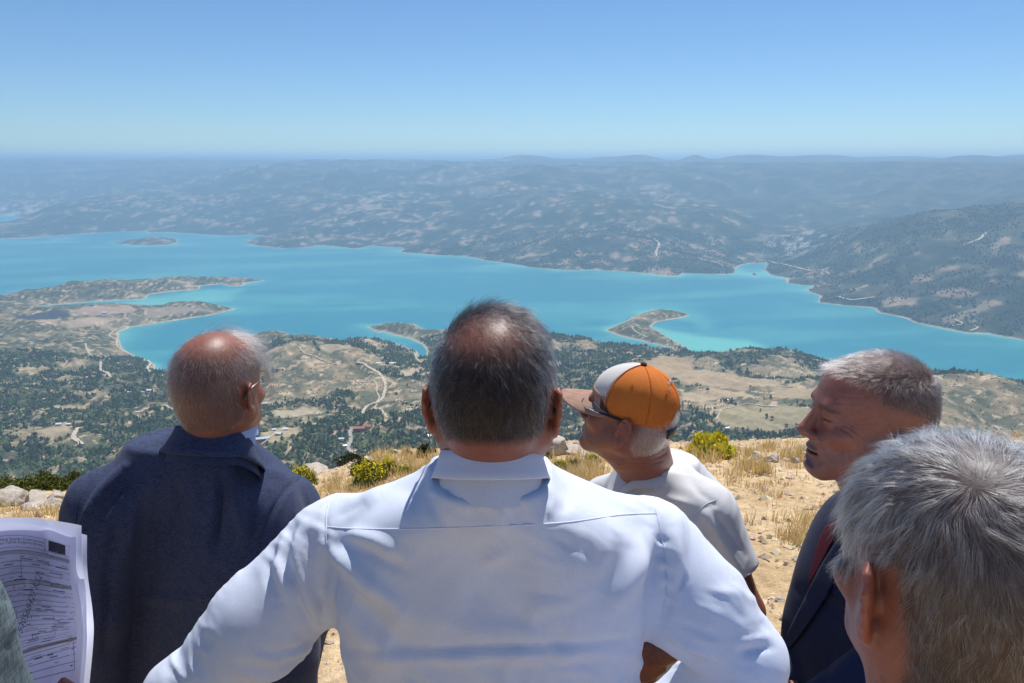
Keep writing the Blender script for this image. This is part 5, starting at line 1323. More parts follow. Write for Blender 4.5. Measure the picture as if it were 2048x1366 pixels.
collar('jacket_collar', cB, axB, yB, [(-.045, .098, .088), (0, .081, .078), (.022, .0735, .0725), (.0245, .0755, .0745), (.020, .078, .077), (.006, .083, .082), (-.012, .094, .092), (-.026, .103, .101), (-.028, .101, .099)], M_NAVY, B, gap=.5, frontdrop=.05)
collar('shirt_collar', cB + V3(.004, .008, .010), axB, math.radians(-30), [(-.03, .074, .074), (.022, .069, .069), (.030, .0685, .0685), (.0315, .0705, .0705), (.028, .0725, .0725), (-.01, .078, .078)], M_BLUESH, B, gap=.2, frontdrop=-.012)
glasses(hB, B, M_CLEAR, M_WIRE, M_WIRE, temple_r=.0006)
hipB = V3(xB, yb_ + .02, .80); fB = [V3(xB - .13, yb_ + .02, gz0((xB - .13, yb_ + .02))), V3(xB + .13, yb_ - .04, gz0((xB + .13, yb_ - .04)))]
legs(B, hipB, fB, M_TROU, yB, 0)
handsB = [tint(hand_mesh(w_, V3(0, .25, -1), V3(sg, .1, 0), sg, .3), SKIN) for w_, sg in ((wBL, -1), (wBR, 1))]
body_obj(B, [(hB.W, hB.Q, hB.C), tint(core((sBL, sBR), hipB, 1.3, extra=[(sBL, eBL, wBL), (sBR, eBR, wBR)]), SKIN)] + handsB)

# --- man in orange cap and white T-shirt
Cyaw = 64; oC = P(1254, 822, 1.74)
xC, yC = P(1330, 1120, 1.88)[:2]
Cm = person(xC, yC, 'older man in orange and white baseball cap, sunglasses and white T-shirt, leaning forward')
Cneck = P(1300, 945, 1.86)
def wr_C(V, Q):
    N = normals(V, Q); d = np.zeros(len(V))
    for (ya, za, yb2, zb2) in ((-.11, -.075, -.02, -.115), (-.11, -.095, -.01, -.14), (-.10, -.115, 0, -.16)):
        e = np.array([yb2 - ya, zb2 - za]); t = np.clip(((V[:, 1] - ya) * e[0] + (V[:, 2] - za) * e[1]) / (e @ e), 0, 1)
        d -= .0030 * np.exp(-(np.hypot(V[:, 1] - ya - t * e[0], V[:, 2] - za - t * e[1]) / .0035) ** 2)
    return V + N * d[:, None]
def hair_C(V): return nape(V, -.085) * sstep(.045, .03, V[:, 2] + .12 * V[:, 1])
hC = Head(oC, Cyaw, 9, Cneck, .935, h=.0028, nr=.066, thick=1.1, jowl=.008, ear=1.18, flare=26, ear_dx=.007, tone=.98, wr=wr_C, scalp=(lambda V: hair_C(V) * .55, (.42, .34, .30)))
M_HC = hair_mat('white_hair', (.45, .42, .40), (.85, .84, .84), .35)
hair('hair', hC, 9000, hair_C, lambda p, n: np.stack([p[:, 0] * 2, -.5 + 0 * p[:, 0], -1 + 0 * p[:, 0]], 1), lambda p: .008 + .008 * sstep(-.07, 0, p[:, 2]), M_HC, Cm, grey=.75, lift=.4, rad=.00009, seed=4, jit=.25)
# cap
M_ORANGE = cloth_mat('orange_twill', (.58, .145, .022), (.70, .21, .035), 1000, bump=.25); M_CREAM = cloth_mat('cream_twill', (.60, .57, .52), (.70, .67, .62), 1000, bump=.2); M_BROWN = cloth_mat('brown_corduroy', (.30, .17, .12), (.46, .29, .21), 500, bump=.5); M_DBROWN = cloth_mat('dark_brown_twill', (.05, .03, .025), (.08, .05, .04), 900)
cap = empty('cap', (0, 0, 0), parent=Cm)
cc0 = V3(0, -.018, .030)
def cap_pt(th, v, off=0.0):
    """TH 0 = front, growing to the wearer's left; V 0 = brim edge, 1 = crown"""
    arch = .052 * np.exp(-((np.abs(th) - math.pi) / .36) ** 4)
    ze = np.interp(np.abs(th), [0, math.pi / 2, math.pi], [.012, -.002, -.020]) + arch - cc0[2] + .010
    ph0 = np.arcsin(np.clip(ze / .094, -1, 1)); ph = ph0 + (math.pi / 2 - ph0) * v
    rx, ry, rz = .0865 + off, .1065 + off, .0945 + off
    box_ = 1 + .05 * np.exp(-((ph - .55) / .45) ** 2) * np.cos(th / 2) ** 2
    return cc0 + np.stack([-rx * np.cos(ph) * np.sin(th) * box_, ry * np.cos(ph) * np.cos(th) * box_, rz * np.sin(ph)], -1)
def add_solid(o, t=.0018, off=1.0):
    m = o.modifiers.new('thick', 'SOLIDIFY'); m.thickness = t; m.offset = off; return o
for k in range(6):
    t0, t1 = k * math.pi / 3, (k + 1) * math.pi / 3
    if t0 >= math.pi: t0 -= 2 * math.pi; t1 -= 2 * math.pi
    U, Vv = np.meshgrid(np.linspace(t0, t1, 19), np.linspace(0, 1, 16), indexing='ij')
    sd_ = np.minimum((U - t0), (t1 - U)) / (t1 - t0); ofs = -.0016 * np.exp(-(sd_ / .035) ** 2)
    pk = cap_pt(U, Vv) + (cap_pt(U, Vv, .01) - cap_pt(U, Vv)) / .01 * ofs[..., None]
    if k in (1, 4, 2, 3): pk = pk + (cap_pt(U, Vv, .01) - cap_pt(U, Vv)) * (.12 * fbm(U * 2.2 + 5, Vv * 3.1, 3))[..., None]
    V = hC.to(pk.reshape(-1, 3)) - np.array(Cm.location)
    o = mesh_np('panel', V, grid_faces(19, 16), M_CREAM if k in (0, 5) else M_ORANGE, parent=cap); add_solid(o)
    if k in (0, 5): o['label'] = 'cream front panel'
    else: o['label'] = 'orange panel'
    if k in (1, 2, 3, 4):
        ce = cap_pt(np.array([(t0 + t1) / 2]), np.array([.52]), .002)[0]; nn_ = ce - cc0; nn_ /= np.linalg.norm(nn_); a_ = np.cross(nn_, V3(0, 0, 1)); a_ /= np.linalg.norm(a_); b_ = np.cross(nn_, a_); th = np.linspace(0, 2 * np.pi, 13)
        tube('eyelet', hC.to(ce + .0034 * (np.outer(np.cos(th), a_) + np.outer(np.sin(th), b_))), .0008, M_ORANGE, cap, 6, 1)
top = cap_pt(np.array([0.]), np.array([1.]), .003)[0]
a = I1[0] * np.array([.0085, .0085, .0045]); mesh_np('button', hC.to(top + a) - np.array(Cm.location), I1[1], M_DBROWN, parent=cap)
# seam tape over the front of the orange panels
for sg in (-1, 1):
    tt_ = np.linspace(0, 1, 14); tube('seam_tape', hC.to(cap_pt(np.full(14, sg * math.pi / 3), tt_ * .97, .0012)), .0016, M_ORANGE, cap, 6, 1, .5)
# brim
U, Vv = np.meshgrid(np.linspace(-1.18, 1.18, 33), np.linspace(0, 1, 12), indexing='ij')
base = cap_pt(U, np.zeros_like(U), .001)
ext = .086 * np.cos(U / 1.18 * math.pi / 2) ** .42
bp = base + np.stack([-.10 * ext * np.sin(U) * Vv, ext * Vv, -.20 * ext * Vv - .26 * (base[..., 0] ** 2) * Vv * 8], -1)
o = mesh_np('brim', hC.to(bp.reshape(-1, 3)) - np.array(Cm.location), grid_faces(33, 12), M_BROWN, parent=cap); add_solid(o, .003, 0); o['label'] = 'brown brim'
U, Vv = np.meshgrid(np.linspace(-1.0, 1.0, 33), np.linspace(0, .20, 5), indexing='ij')
o = mesh_np('front_band', hC.to(cap_pt(U, Vv, .0022).reshape(-1, 3)) - np.array(Cm.location), grid_faces(33, 5), M_BROWN, parent=cap); add_solid(o, .001)
for sg in (-1, 1):
    U, Vv = np.meshgrid(sg * np.linspace(.92, 1.22, 9), np.linspace(0, .16, 5), indexing='ij'); Vv = Vv * (1 - np.abs(np.abs(U) - .92) / .30)
    o = mesh_np('corner_patch', hC.to(cap_pt(U, Vv, .0034).reshape(-1, 3)) - np.array(Cm.location), grid_faces(9, 5) if sg > 0 else grid_faces(9, 5)[:, ::-1], M_DBROWN, parent=cap)
tube('brim_cord', hC.to(np.column_stack([base[:, 0, 0], base[:, 0, 1] + .002, base[:, 0, 2] + .001])), .0016, M_CREAM, cap, 6, 1)
# strap and small embroidered letters over the rear opening
th = np.linspace(math.pi - .42, math.pi + .42, 15)
def rear_pt(t, z, off): return cc0 + np.array([-(.0865 + off) * math.sin(t) * 1.0, (.1065 + off) * math.cos(t), z])
sp_ = np.array([[rear_pt(t, z, .0) for z in (-.056, -.034)] for t in th]); o = mesh_np('strap', hC.to(sp_.reshape(-1, 3)) - np.array(Cm.location), grid_faces(15, 2), M_BLACKP, parent=cap); add_solid(o, .003, 0)
for k in range(9):
    t_ = math.pi - .34 + .085 * k; v_ = .47
    pts_ = [cap_pt(np.array([t_ - (2 * math.pi if t_ > math.pi else 0)]), np.array([v_ - .0]), .003)[0], cap_pt(np.array([t_ + (.03 if k % 2 else -.02) - (2 * math.pi if t_ > math.pi else 0)]), np.array([v_ + .055]), .003)[0]]
    tube('embroidery', hC.to(np.array(pts_)), .0007, M_CREAM, cap, 5)
# sunglasses
glasses(hC, Cm, M_LENS, M_METAL, M_BLACKP, 'sunglasses', .0016, {s: hC.to(np.array([(s * .080, .045, .006), (s * .0845, .015, .007), (s * .0885, -.012, .006), (s * .0885, -.040, .002)])) for s in (-1, 1)}, [.0022, .0032, .0036, .0030])
# T-shirt
yCt = math.radians(38); sCL, sCR = P(1412, 1035, 1.70), P(1215, 1010, 2.02); eCL = P(1492, 1222, 1.66); wCL = P(1318, 1308, 1.62); eCR, wCR = P(1180, 1180, 2.12), P(1160, 1300, 1.98)
zc_ = lambda py: P(1320, py, 1.88)[2]
tabC = [(zc_(925), .082, .078, .03), (zc_(950), .120, .092, .02), (zc_(985), .172, .112, .01), (zc_(1040), .205, .135, 0), (zc_(1130), .212, .145, -.01), (zc_(1230), .205, .145, -.02), (zc_(1330), .200, .145, -.03), (zc_(1420), .20, .14, -.03)]
q = Solid((xC - .36, yC - .36, zc_(1420) - .01), (xC + .36, yC + .36, zc_(905)), .006)
q.loft((xC, yC), yCt, tabC, .02)
nC = P(1318, 945, 1.84)
for s_ in (sCL, sCR): q.cone(nC, s_ + V3(0, 0, .022), .055, .052, .05)
hemL = sCL * .42 + eCL * .58
q.chain([sCL, hemL + (hemL - sCL) * .3], [.074, .070], .035); q.chain([sCR, sCR * .3 + eCR * .7], [.072, .068], .035)
dL = hemL - sCL
def hem_cut(S_, p, n, rad=.13):
    n = n / np.linalg.norm(n); sl, (X, Y, Z) = S_.region(p - rad, p + rad + n * .06)
    dd = (X - p[0]) * n[0] + (Y - p[1]) * n[1] + (Z - p[2]) * n[2]; S_.d[sl] = np.maximum(S_.d[sl], dd)
hem_cut(q, hemL, dL, .095)
VC, QC = q.mesh(); VC = smooth(VC, QC, 2)
sC = [([(1398,985),(1420,1000),(1440,1020)], 6, -.003), ([(1385,1034),(1405,1018),(1430,1010)], 6, -.003), ([(1405,1020),(1440,1080),(1480,1140)], 8, .007), ([(1395,1035),(1425,1090),(1465,1155)], 8, -.007), ([(1420,1015),(1455,1060),(1490,1110)], 7, -.005),
  ([(1440,1110),(1460,1140),(1480,1150)], 7, .004), ([(1320,990),(1345,1000),(1380,1010)], 9, .006), ([(1290,1000),(1340,1020),(1390,1030)], 12, -.006), ([(1330,960),(1310,990),(1300,1030)], 14, .005), ([(1300,970),(1270,985),(1240,990)], 9, -.004), ([(1360,940),(1390,970),(1400,1000)], 10, -.003)]
VC = folds(VC, QC, sC); VC = crumple(VC, QC, .0035, .05, -.8, 7.7, 3)
ts = mesh_np('t_shirt', VC - np.array(Cm.location), QC, M_TEE, parent=Cm); tC = bvh(VC, QC)
seam('sleeve_seam', tC, [(1432,1000),(1410,1010),(1392,1030),(1380,1062)], .0013, M_TEE, ts); seam('sleeve_hem', tC, [(1462,1168),(1480,1160),(1502,1146)], .0012, M_TEE, ts)
collar('neckband', P(1306, 945, 1.832), V3(-.12, .14, 1), yCt, [(-.012, .090, .086), (.004, .078, .076), (.010, .0715, .070), (.011, .0735, .072), (.006, .080, .078), (-.012, .093, .089)], M_TEE, Cm, gap=.01, frontdrop=.05)
hipC = V3(xC + .06, yC - .02, zc_(1420) - .02); fC = [V3(xC - .02, yC + .10, gz0((xC - .02, yC + .10))), V3(xC + .16, yC - .10, gz0((xC + .16, yC - .10)))]
legs(Cm, hipC, fC, M_KHAKI, yCt, 0)
armC = rod_mesh([sCL, sCL * .5 + eCL * .5, eCL, eCL * .55 + wCL * .45, wCL], [.05, .048, .040, .038, .029], .004); armD = rod_mesh([sCR, eCR, wCR], [.048, .038, .028], .005)
SK2 = SKIN * np.array([.80, .74, .70])
body_obj(Cm, [(hC.W, hC.Q, hC.C), tint(armC, SK2), tint(armD, SK2), tint(hand_mesh(wCL, wCL - eCL + V3(-.02, .05, -.08), V3(.2, -.9, .3), -1, .45), SK2), tint(hand_mesh(wCR, V3(-.1, .2, -1), V3(-.5, .5, 0), 1, .4), SK2), tint(core((sCL, sCR), hipC, 1.2), SK2)])

# --- man in the dark navy suit on the right, in profile
oE = P(1736, 825, 1.41); xE, yE = P(1800, 1150, 1.52)[:2]
E = person(xE, yE, 'man with cropped grey hair, dark navy suit and maroon tie, in profile')
Eneck = P(1775, 985, 1.46)
def hair_E(V):
    x, y, z = V.T; low = np.interp(y, [-.125, -.10, -.085, -.065, -.025, .006, .010, .04, .066, .075], [-.07, -.045, -.010, .016, .024, .034, .058, .066, .074, .12])
    return sstep(low - .008, low + .014, z)
def wr_E(V, Q):
    N = normals(V, Q); d = np.zeros(len(V)); side = sstep(.02, .035, np.abs(V[:, 0]))
    L_ = [((.052, -.001), (.020, .012), .0012), ((.052, -.003), (.012, -.001), .0013), ((.052, -.005), (.016, -.014), .0012), ((.054, -.008), (.026, -.026), .0012), ((.058, -.012), (.034, -.040), .0012), ((.060, .010), (.040, .022), .0012), ((.064, -.013), (.048, -.022), .0015), ((.096, -.044), (.072, -.076), .0022), ((.07, .045), (.03, .048), .0007), ((.075, .032), (.035, .036), .0007), ((.05, -.05), (.040, -.09), .0012)]
    for (ya, za), (yb2, zb2), dp in L_:
        e = np.array([yb2 - ya, zb2 - za]); t = np.clip(((V[:, 1] - ya) * e[0] + (V[:, 2] - za - .004 * 0) * e[1]) / (e @ e), 0, 1)
        dist = np.hypot(V[:, 1] - ya - t * e[0], V[:, 2] - za - t * e[1]); d += (-dp * np.exp(-(dist / .0016) ** 2) + dp * .35 * np.exp(-((dist - .0032) / .0018) ** 2)) * (1 - .6 * t)
    return V + N * (d * side)[:, None]
hE = Head(oE, 87, 0, Eneck, 1.035, h=.0019, nr=.066, thick=1.12, jowl=.005, ear=.95, flare=12, ear_dz=-.020, tone=1.0, wr=wr_E, scalp=(lambda V: hair_E(V) * .62 + .18 * sstep(.0, -.06, V[:, 1]) * sstep(-.09, -.05, V[:, 2]), (.085, .062, .052)))
M_HE = hair_mat('cropped_grey_hair', (.028, .020, .017), (.50, .47, .45), .58)
def flow_E(p, n):
    y, z = p[:, 1], p[:, 2]; tp = sstep(.06, .09, z)[:, None]
    return np.stack([0 * y, np.full_like(y, .9), np.full_like(y, .25)], 1) * tp + np.stack([0 * y, np.full_like(y, .35), np.full_like(y, -1.)], 1) * (1 - tp)
hair('hair', hE, 26000, hair_E, flow_E, lambda p: .0045 + .009 * sstep(.02, .075, p[:, 2]) + .012 * sstep(.03, .065, p[:, 1]) * sstep(.06, .08, p[:, 2]), M_HE, E, grey=lambda p: np.clip(.62 - .4 * sstep(-.04, -.09, p[:, 1]), .1, 1), lift=lambda p: .7 + .5 * sstep(.03, .065, p[:, 1]), rad=.00008, seed=5, jit=.22, clump=.2)
yEt = math.radians(104); sEL, sER = P(1835, 1085, 1.33), P(1770, 1075, 1.72); eEL = P(1850, 1290, 1.24); wEL = P(1650, 1420, 1.22); eER, wER = P(1720, 1280, 1.80), P(1575, 1352, 1.52)
ze = lambda py: P(1790, py, 1.5)[2]
tabE = [(ze(985), .082, .080, 0), (ze(1010), .115, .090, .01), (ze(1045), .165, .105, .015), (ze(1100), .20, .125, .02), (ze(1180), .210, .148, .03), (ze(1260), .208, .160, .04), (ze(1340), .205, .165, .045), (.92, .208, .165, .045), (.76, .212, .165, .04)]
q = Solid((xE - .34, yE - .40, .76), (xE + .26, yE + .42, ze(960)), .0056)
q.loft((xE, yE), yEt, tabE, .02)
for s_ in (sEL, sER): q.cone(P(1780, 1000, 1.5), s_ + V3(0, 0, .024), .055, .052, .05)
for s_, e_, w_ in ((sEL, eEL, wEL), (sER, eER, wER)): q.chain([s_, e_, w_], [.074, .064, .050], .03)
VE, QE = q.mesh(); VE = smooth(VE, QE, 2)
VE = folds(VE, QE, [([(1600,1180),(1640,1200),(1700,1240)], 12, -.004), ([(1640,1230),(1620,1290),(1610,1366)], 16, .005), ([(1680,1240),(1660,1300),(1650,1366)], 14, -.005)])
je = mesh_np('jacket', VE - np.array(E.location), QE, M_NAVY2, parent=E); tE = bvh(VE, QE)
panel('tie', tE, [(1653,1052),(1637,1088),(1626,1130),(1618,1165)], [(1688,1040),(1668,1080),(1648,1120),(1622,1166)], M_TIE, E, .003)
panel('lapel', tE, [(1690,1056),(1672,1090),(1644,1135),(1612,1200),(1582,1262),(1574,1300)], [(1722,1060),(1702,1110),(1680,1150),(1650,1205),(1612,1262),(1578,1302)], M_NAVY2, E, .006, th=.004)
seam('pocket_edge', tE, [(1648,1172),(1668,1195),(1692,1220),(1716,1238)], .0016, M_BLACKP, je)
bt = on_cloth(tE, 1566, 1342, .004)
if bt is None: bt = P(1566, 1342, 1.42)
b_ = I1[0] * V3(.009, .005, .009); mesh_np('button', bt + b_ - np.array(E.location), I1[1], M_BLACKP, parent=E)
collar('shirt_collar', P(1772, 1000, 1.47), V3(-.10, 0, 1), yEt, [(-.03, .072, .074), (.020, .068, .070), (.028, .069, .071), (.024, .072, .074), (-.012, .080, .082)], M_SHIRT, E, gap=.2, frontdrop=.03)
collar('jacket_collar', P(1776, 1003, 1.475), V3(-.10, 0, 1), yEt, [(-.05, .105, .095), (.0, .086, .084), (.016, .080, .080), (.012, .085, .085), (-.035, .112, .102)], M_NAVY2, E, gap=.7, frontdrop=.07)
hipE = V3(xE, yE, .86); fE = [V3(xE, yE - .13, gz0((xE, yE - .13))), V3(xE + .04, yE + .13, gz0((xE + .04, yE + .13)))]
legs(E, hipE, fE, M_TROU, yEt, 0)
body_obj(E, [(hE.W, hE.Q, hE.C), tint(core((sEL, sER), hipE, 1.2, extra=[(sEL, eEL, wEL), (sER, eER, wER)]), SKIN), tint(hand_mesh(wEL, V3(-.8, .3, -.2), V3(0, -.3, 1), -1, .5), SKIN * .9), tint(hand_mesh(wER, V3(-.5, -.75, -.1), V3(-.6, .1, .8), 1, .55), SKIN * .95)])

# --- grey haired man close to the camera on the right, seen from behind
oD = P(1897, 1122, .605); xD, yD = P(1930, 1366, .62)[:2]
D = person(xD, yD, 'thick silver grey haired man at the lower right corner, nearest the camera, seen from behind')
Dneck = P(1925, 1560, .56)
def hair_D(V):
    x, y, z = V.T; low = np.interp(y, [-.12, -.05, -.035, -.02, .0, .03, .06, .08, .10], [-.098, -.098, -.06, .016, .012, -.020, -.028, -.02, .06])
    low = np.where((np.abs(x) < .035) & (y < -.03), -.098, low)
    return sstep(low - .006, low + .010, z) * (1 - sstep(.060, .070, np.abs(x)) * sstep(.020, .010, z) * sstep(-.060, -.045, y) * sstep(.022, .012, y))
hD = Head(oD, 6, -9, Dneck, 1.0, h=.0031, nr=.066, thick=1.12, ear=1.02, flare=30, tone=.95, scalp=(lambda V: hair_D(V) * .9, (.06, .05, .05)))
i_w = int(np.argmin(np.hypot(pix(*hD.W.T)[0] - 1950, pix(*hD.W.T)[1] - 968) + 900 * (hD.vec(hD.N)[:, 1] > .35))); wh = hD.L[i_w]
M_HD = hair_mat('silver_hair', (.024, .021, .020), (.44, .43, .42), .45, .36)
def flow_D(p, n):
    r = p - wh; r = r / (np.linalg.norm(r, axis=1, keepdims=True) + .004); sw = np.cross(n, r)
    far_ = sstep(.05, .13, np.linalg.norm(p - wh, axis=1))[:, None]; dn = np.array([0, .10, -1.0]) * (1 - sstep(.05, .085, p[:, 2]))[:, None]
    fr = np.array([-.25, 1.0, 0.]) * sstep(.05, .085, p[:, 2])[:, None] * sstep(-.02, .04, p[:, 1])[:, None]
    return r + .35 * sw * (1 - far_) + far_ * (dn * 1.2 + fr)
hair('hair', hD, 52000, hair_D, flow_D, lambda p: .013 + .012 * sstep(-.03, .06, p[:, 2]) - .005 * sstep(-.05, -.09, p[:, 2]), M_HD, D, grey=lambda p: np.clip(.66 - .5 * sstep(.01, -.07, p[:, 2]), .12, 1), lift=.13, rad=.00007, seg=7, seed=6, jit=.10, clump=.24, curl=.10, wave=.9)
sDL, sDR = V3(xD - .20, yD + .05, 1.24), V3(xD + .20, yD - .02, 1.24); eDL, eDR = sDL + V3(-.03, .03, -.29), sDR + V3(.05, 0, -.29); wDL, wDR = eDL + V3(.04, .14, -.20), eDR + V3(-.03, .12, -.20)
tabD = [(1.34, .085, .08), (1.31, .15, .09), (1.27, .19, .11), (1.20, .21, .13), (1.15, .215, .14), (1.0, .21, .14), (.85, .21, .14)]
q = Solid((xD - .36, yD - .30, .85), (xD + .40, yD + .34, 1.47), .008); q.loft((xD, yD), math.radians(15), tabD, .02)
for s_, e_, w_ in ((sDL, eDL, wDL), (sDR, eDR, wDR)): q.cone((xD, yD, 1.30), s_ + V3(0, 0, .02), .055, .05, .05); q.chain([s_, e_, w_], [.07, .06, .045], .03)
V, Q = q.mesh(); mesh_np('shirt', smooth(V, Q, 2) - np.array(D.location), Q, M_BLUESH, parent=D)
hipD = V3(xD, yD, .86); legs(D, hipD, [V3(xD - .12, yD, gz0((xD - .12, yD))), V3(xD + .12, yD, gz0((xD + .12, yD)))], M_TROU, .2, 0)
body_obj(D, [(hD.W, hD.Q, hD.C), tint(core((sDL, sDR), hipD, 1.3, extra=[(sDL, eDL, wDL), (sDR, eDR, wDR)]), SKIN), tint(hand_mesh(wDL, V3(.1, .6, -.7), V3(-1, 0, 0), -1, .4), SKIN), tint(hand_mesh(wDR, V3(-.1, .6, -.7), V3(1, 0, 0), 1, .4), SKIN)])

# --- person at the left edge holding the papers (only a sleeve and a thumb show)
xF, yF = -.80, .66
Fp = person(xF, yF, 'person in grey green striped jacket at the left edge holding papers')
sFL, sFR = V3(xF - .21, yF + .02, 1.38), P(-220, 1040, .80); eFR = P(-105, 1290, .79); wFR = P(85, 1590, .98); eFL = sFL + V3(-.05, .0, -.29); wFL = V3(xF + .05, yF + .30, 1.06)
tabF = [(1.47, .085, .08), (1.44, .15, .09), (1.40, .19, .11), (1.3, .21, .13), (1.15, .215, .14), (1.0, .21, .14), (.85, .21, .14)]
q = Solid((xF - .40, yF - .30, .85), (wFR[0] + .10, 1.14, 1.50), .008); q.loft((xF, yF), -.15, tabF, .02)
for s_, e_, w_ in ((sFL, eFL, wFL), (sFR, eFR, wFR)): q.cone((xF, yF, 1.43), s_ + V3(0, 0, .02), .055, .05, .05); q.chain([s_, e_, e_ * .25 + w_ * .75], [.072, .060, .046], .03)
VF, QF = q.mesh(); VF = smooth(VF, QF, 2)
VF = crumple(VF, QF, .003, .06, .5, 2.2); VF = folds(VF, QF, [([(0,1160),(20,1190),(30,1230)], 8, -.005), ([(-10,1190),(24,1195)], 6, -.006), ([(0,1270),(25,1255),(40,1230)], 8, .005), ([(30,1235),(42,1265),(50,1290)], 5, -.006)])
mesh_np('jacket', VF - np.array(Fp.location), QF, M_GREY, parent=Fp)
hF = Head(V3(xF + .02, yF + .03, 1.66), -20, -8, V3(xF, yF, 1.42), 1.0, h=.006, scalp=(lambda V: nape(V) * .8, (.04, .03, .025)))
M_HF = hair_mat('dark_hair', (.015, .012, .010), (.08, .06, .05)); hair('hair', hF, 5000, nape, flow_A, lambda p: .012 + 0 * p[:, 0], M_HF, Fp, rad=.00012, seed=8)
hipF = V3(xF, yF, .86); legs(Fp, hipF, [V3(xF - .12, yF, gz0((xF - .12, yF))), V3(xF + .12, yF, gz0((xF + .12, yF)))], M_TROU, -.15, 0)
body_obj(Fp, [(hF.W, hF.Q, hF.C), tint(core((sFL, sFR), hipF, 1.3), SKIN), tint(rod_mesh([eFR, wFR], [.034, .026]), SKIN), tint(hand_mesh(wFR, V3(.20, .45, .50), V3(.65, .3, -.5), -1, .65), SKIN * 1.15), tint(rod_mesh([eFL, wFL], [.034, .026]), SKIN), tint(hand_mesh(wFL, V3(.5, .6, .1), V3(-.3, 0, .9), 1, .5), SKIN)])

# --- the papers
t = NT('paper'); c = t.coord(); tr = t.add('ShaderNodeBsdfTranslucent', {'Color': (.72, .74, .88, 1)}); mx = t.add('ShaderNodeMixShader', {0: .62}); t.pr(Base_Color=(.78, .80, .92), Roughness=.7)
t.l.new(t.p.outputs[0], mx.inputs[1]); t.l.new(tr.outputs[0], mx.inputs[2]); t.l.new(mx.outputs[0], t.out.inputs['Surface']); M_PAPER = t.m
M_INK = flat_mat('printed_ink', (.06, .06, .09), .7, .1, 50); M_INKG = flat_mat('grey_print', (.42, .42, .50), .7, .05, 50); M_PEN = flat_mat('pen_ink', (.16, .16, .30), .6, .1, 50)
Pp = empty('papers', tuple(P(60, 1400, 1.02))); tag(Pp, 'stack of printed white form sheets held up at the lower left', 'papers')
PL = np.array(Pp.location)
EDGE_L = spline([(-74,1062),(-70,1150),(-62,1260),(-60,1366),(-62,1440)], 8); EDGE_R = spline([(152,1078),(153,1150),(164,1230),(166,1290),(152,1440)], 8)
def page(u, v, off=0.0):
    """u across, v down the sheet -> world"""
    u = np.asarray(u, float); v = np.asarray(v, float); i = np.clip(v, 0, 1) * (len(EDGE_L) - 1)
    lx_, ly_ = np.interp(i, np.arange(len(EDGE_L)), EDGE_L[:, 0]), np.interp(i, np.arange(len(EDGE_L)), EDGE_L[:, 1]); rx_, ry_ = np.interp(i, np.arange(len(EDGE_R)), EDGE_R[:, 0]), np.interp(i, np.arange(len(EDGE_R)), EDGE_R[:, 1])
    px_ = lx_ + (rx_ - lx_) * u; py_ = ly_ + (ry_ - ly_) * u - 24 * np.sin(np.pi * np.clip(u * .9 + .05, 0, 1)) * (1 - v) + 3.0 * np.sin(u * 9) * np.sin(v * 4)
    dep = 1.00 + .10 * u - .075 * sstep(.72, 1.0, u) ** 1.0 * (.35 + .65 * sstep(1.0, .2, v)) + .012 * np.sin(v * 7 + u * 2) - off
    dx, dy, dz = ray(px_, py_); s_ = dep / dy
    return np.stack([dx * s_, dep, HC + dz * s_], -1)
U, Vv = np.meshgrid(np.linspace(0, 1, 36), np.linspace(0, 1, 48), indexing='ij')
o = mesh_np('sheet', page(U, Vv).reshape(-1, 3) - PL, grid_faces(36, 48), M_PAPER, parent=Pp)
b2 = page(U, Vv, -.006); b2 = b2 + V3(.010, .0, .012) * (U ** 2)[..., None] + V3(0, 0, .006); sh2 = mesh_np('sheet', b2.reshape(-1, 3) - PL, grid_faces(36, 48), M_PAPER, parent=Pp)
b3 = page(U, Vv, -.010) + V3(.016, .0, .003) * (U ** 2)[..., None]; mesh_np('sheet', b3.reshape(-1, 3) - PL, grid_faces(36, 48), M_PAPER, parent=Pp)
lines_v = []; lines_f = []
def rect(u0, v0, u1, v1, acc, off=.0006, n=10):
    us = np.linspace(u0, u1, n); a = page(us, np.full(n, v0), off); b = page(us, np.full(n, v1), off); k = sum(len(x_) for x_ in acc[0])
    acc[0].append(np.vstack([a, b])); acc[1].append(np.array([[k + i, k + i + 1, k + n + i + 1, k + n + i] for i in range(n - 1)]))
ink = ([], []); grey = ([], [])
hl = lambda v, u0=.12, u1=.94, w=.0022: rect(u0, v, u1, v + w, ink)
for v in (.075, .145, .165, .185, .225, .255, .29, .325, .345, .372, .397, .424, .450, .478, .505, .532, .560, .590, .615, .640, .655, .672, .70, .725, .75, .78, .81, .84): hl(v)
for v0, v1 in ((.165, .182), (.327, .345), (.690, .712)): rect(.12, v0, .94, v1, grey, .0004)
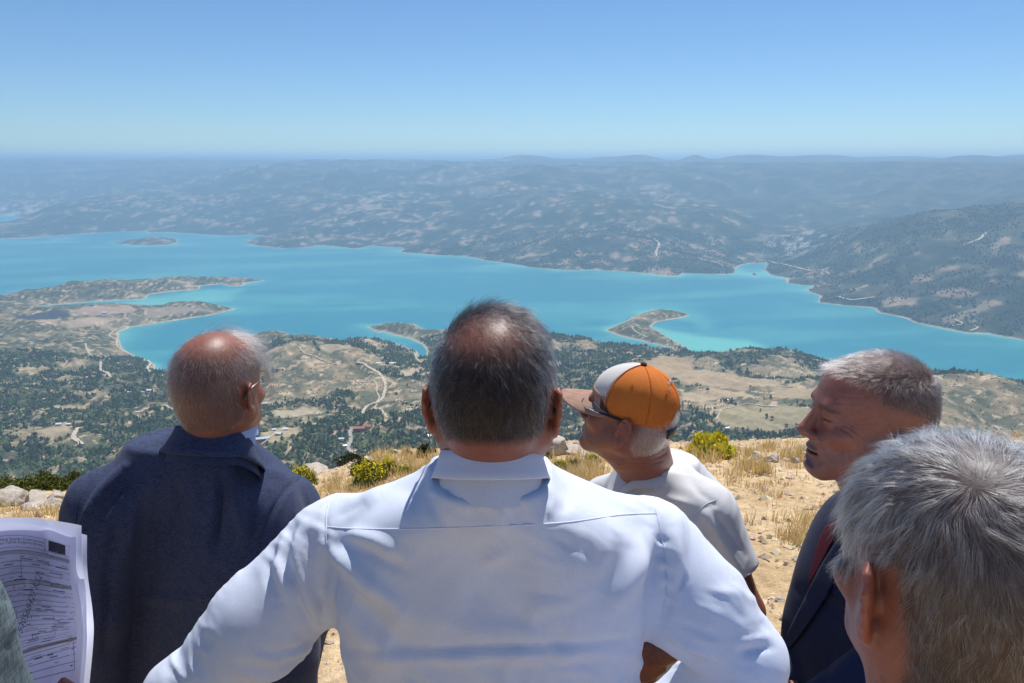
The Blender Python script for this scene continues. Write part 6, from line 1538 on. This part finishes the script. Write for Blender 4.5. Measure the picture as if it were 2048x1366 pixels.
for u, v0, v1 in ((.12, .075, .84), (.94, .075, .84), (.72, .075, .145), (.50, .205, .325), (.42, .345, .505), (.52, .345, .505), (.30, .505, .615), (.55, .505, .64), (.75, .505, .64)): rect(u, v0, u + .004, v1, ink, n=2)
rect(.755, .078, .905, .142, ink, .0008)
qq = np.random.default_rng(5)
for v in np.arange(.20, .83, .0135):
    u = .14
    while u < .90:
        w = qq.uniform(.03, .12)
        if qq.random() < .33: rect(u, v, min(u + w, .92), v + .0045, grey if qq.random() < .6 else ink, .0007, 3)
        u += w + .04
mesh_np('form_print', np.vstack(ink[0]) - PL, np.vstack(ink[1]), M_INK, False, parent=o)['kind'] = 'stuff'
mesh_np('shaded_print', np.vstack(grey[0]) - PL, np.vstack(grey[1]), M_INKG, False, parent=o)['kind'] = 'stuff'
def text_on_page(txt, u0, v0, size, mat, name, ang=0.0, spread=1.0, asp=1.45, shear=0.0):
    cu = bpy.data.curves.new(name, 'FONT'); cu.body = txt; cu.size = 1.0; cu.resolution_u = 2; cu.shear = shear
    to = bpy.data.objects.new(name, cu); dg = bpy.context.evaluated_depsgraph_get(); me = bpy.data.meshes.new_from_object(to)
    n = len(me.vertices); co = np.empty(n * 3, np.float32); me.vertices.foreach_get('co', co); co = co.reshape(-1, 3)
    cx, cy = co[:, 0] * size * spread, co[:, 1] * size; ca, sa = math.cos(ang), math.sin(ang)
    w = page(u0 + (cx * ca - cy * sa), v0 - (cx * sa + cy * ca) / asp, .0009) - PL
    me.vertices.foreach_set('co', w.astype(np.float32).ravel()); me.update(); me.materials.append(mat)
    ob = bpy.data.objects.new(name, me); COL.objects.link(ob); ob.parent = o; bpy.data.objects.remove(to)
text_on_page('Türkiye Hava Sporları Federasyonu', .20, .105, .036, M_INK, 'printed_heading')
text_on_page('Uçuş Alanı Teknik Değerlendirme', .20, .125, .036, M_INK, 'printed_heading')
text_on_page('7530568427 K52', .44, .62, .075, M_PEN, 'handwriting', math.radians(62), 1.0, shear=.3)
text_on_page('/', .815, .128, .06, M_PAPER, 'emblem', 0)
text_on_page('THSF', .785, .139, .025, M_PAPER, 'emblem')
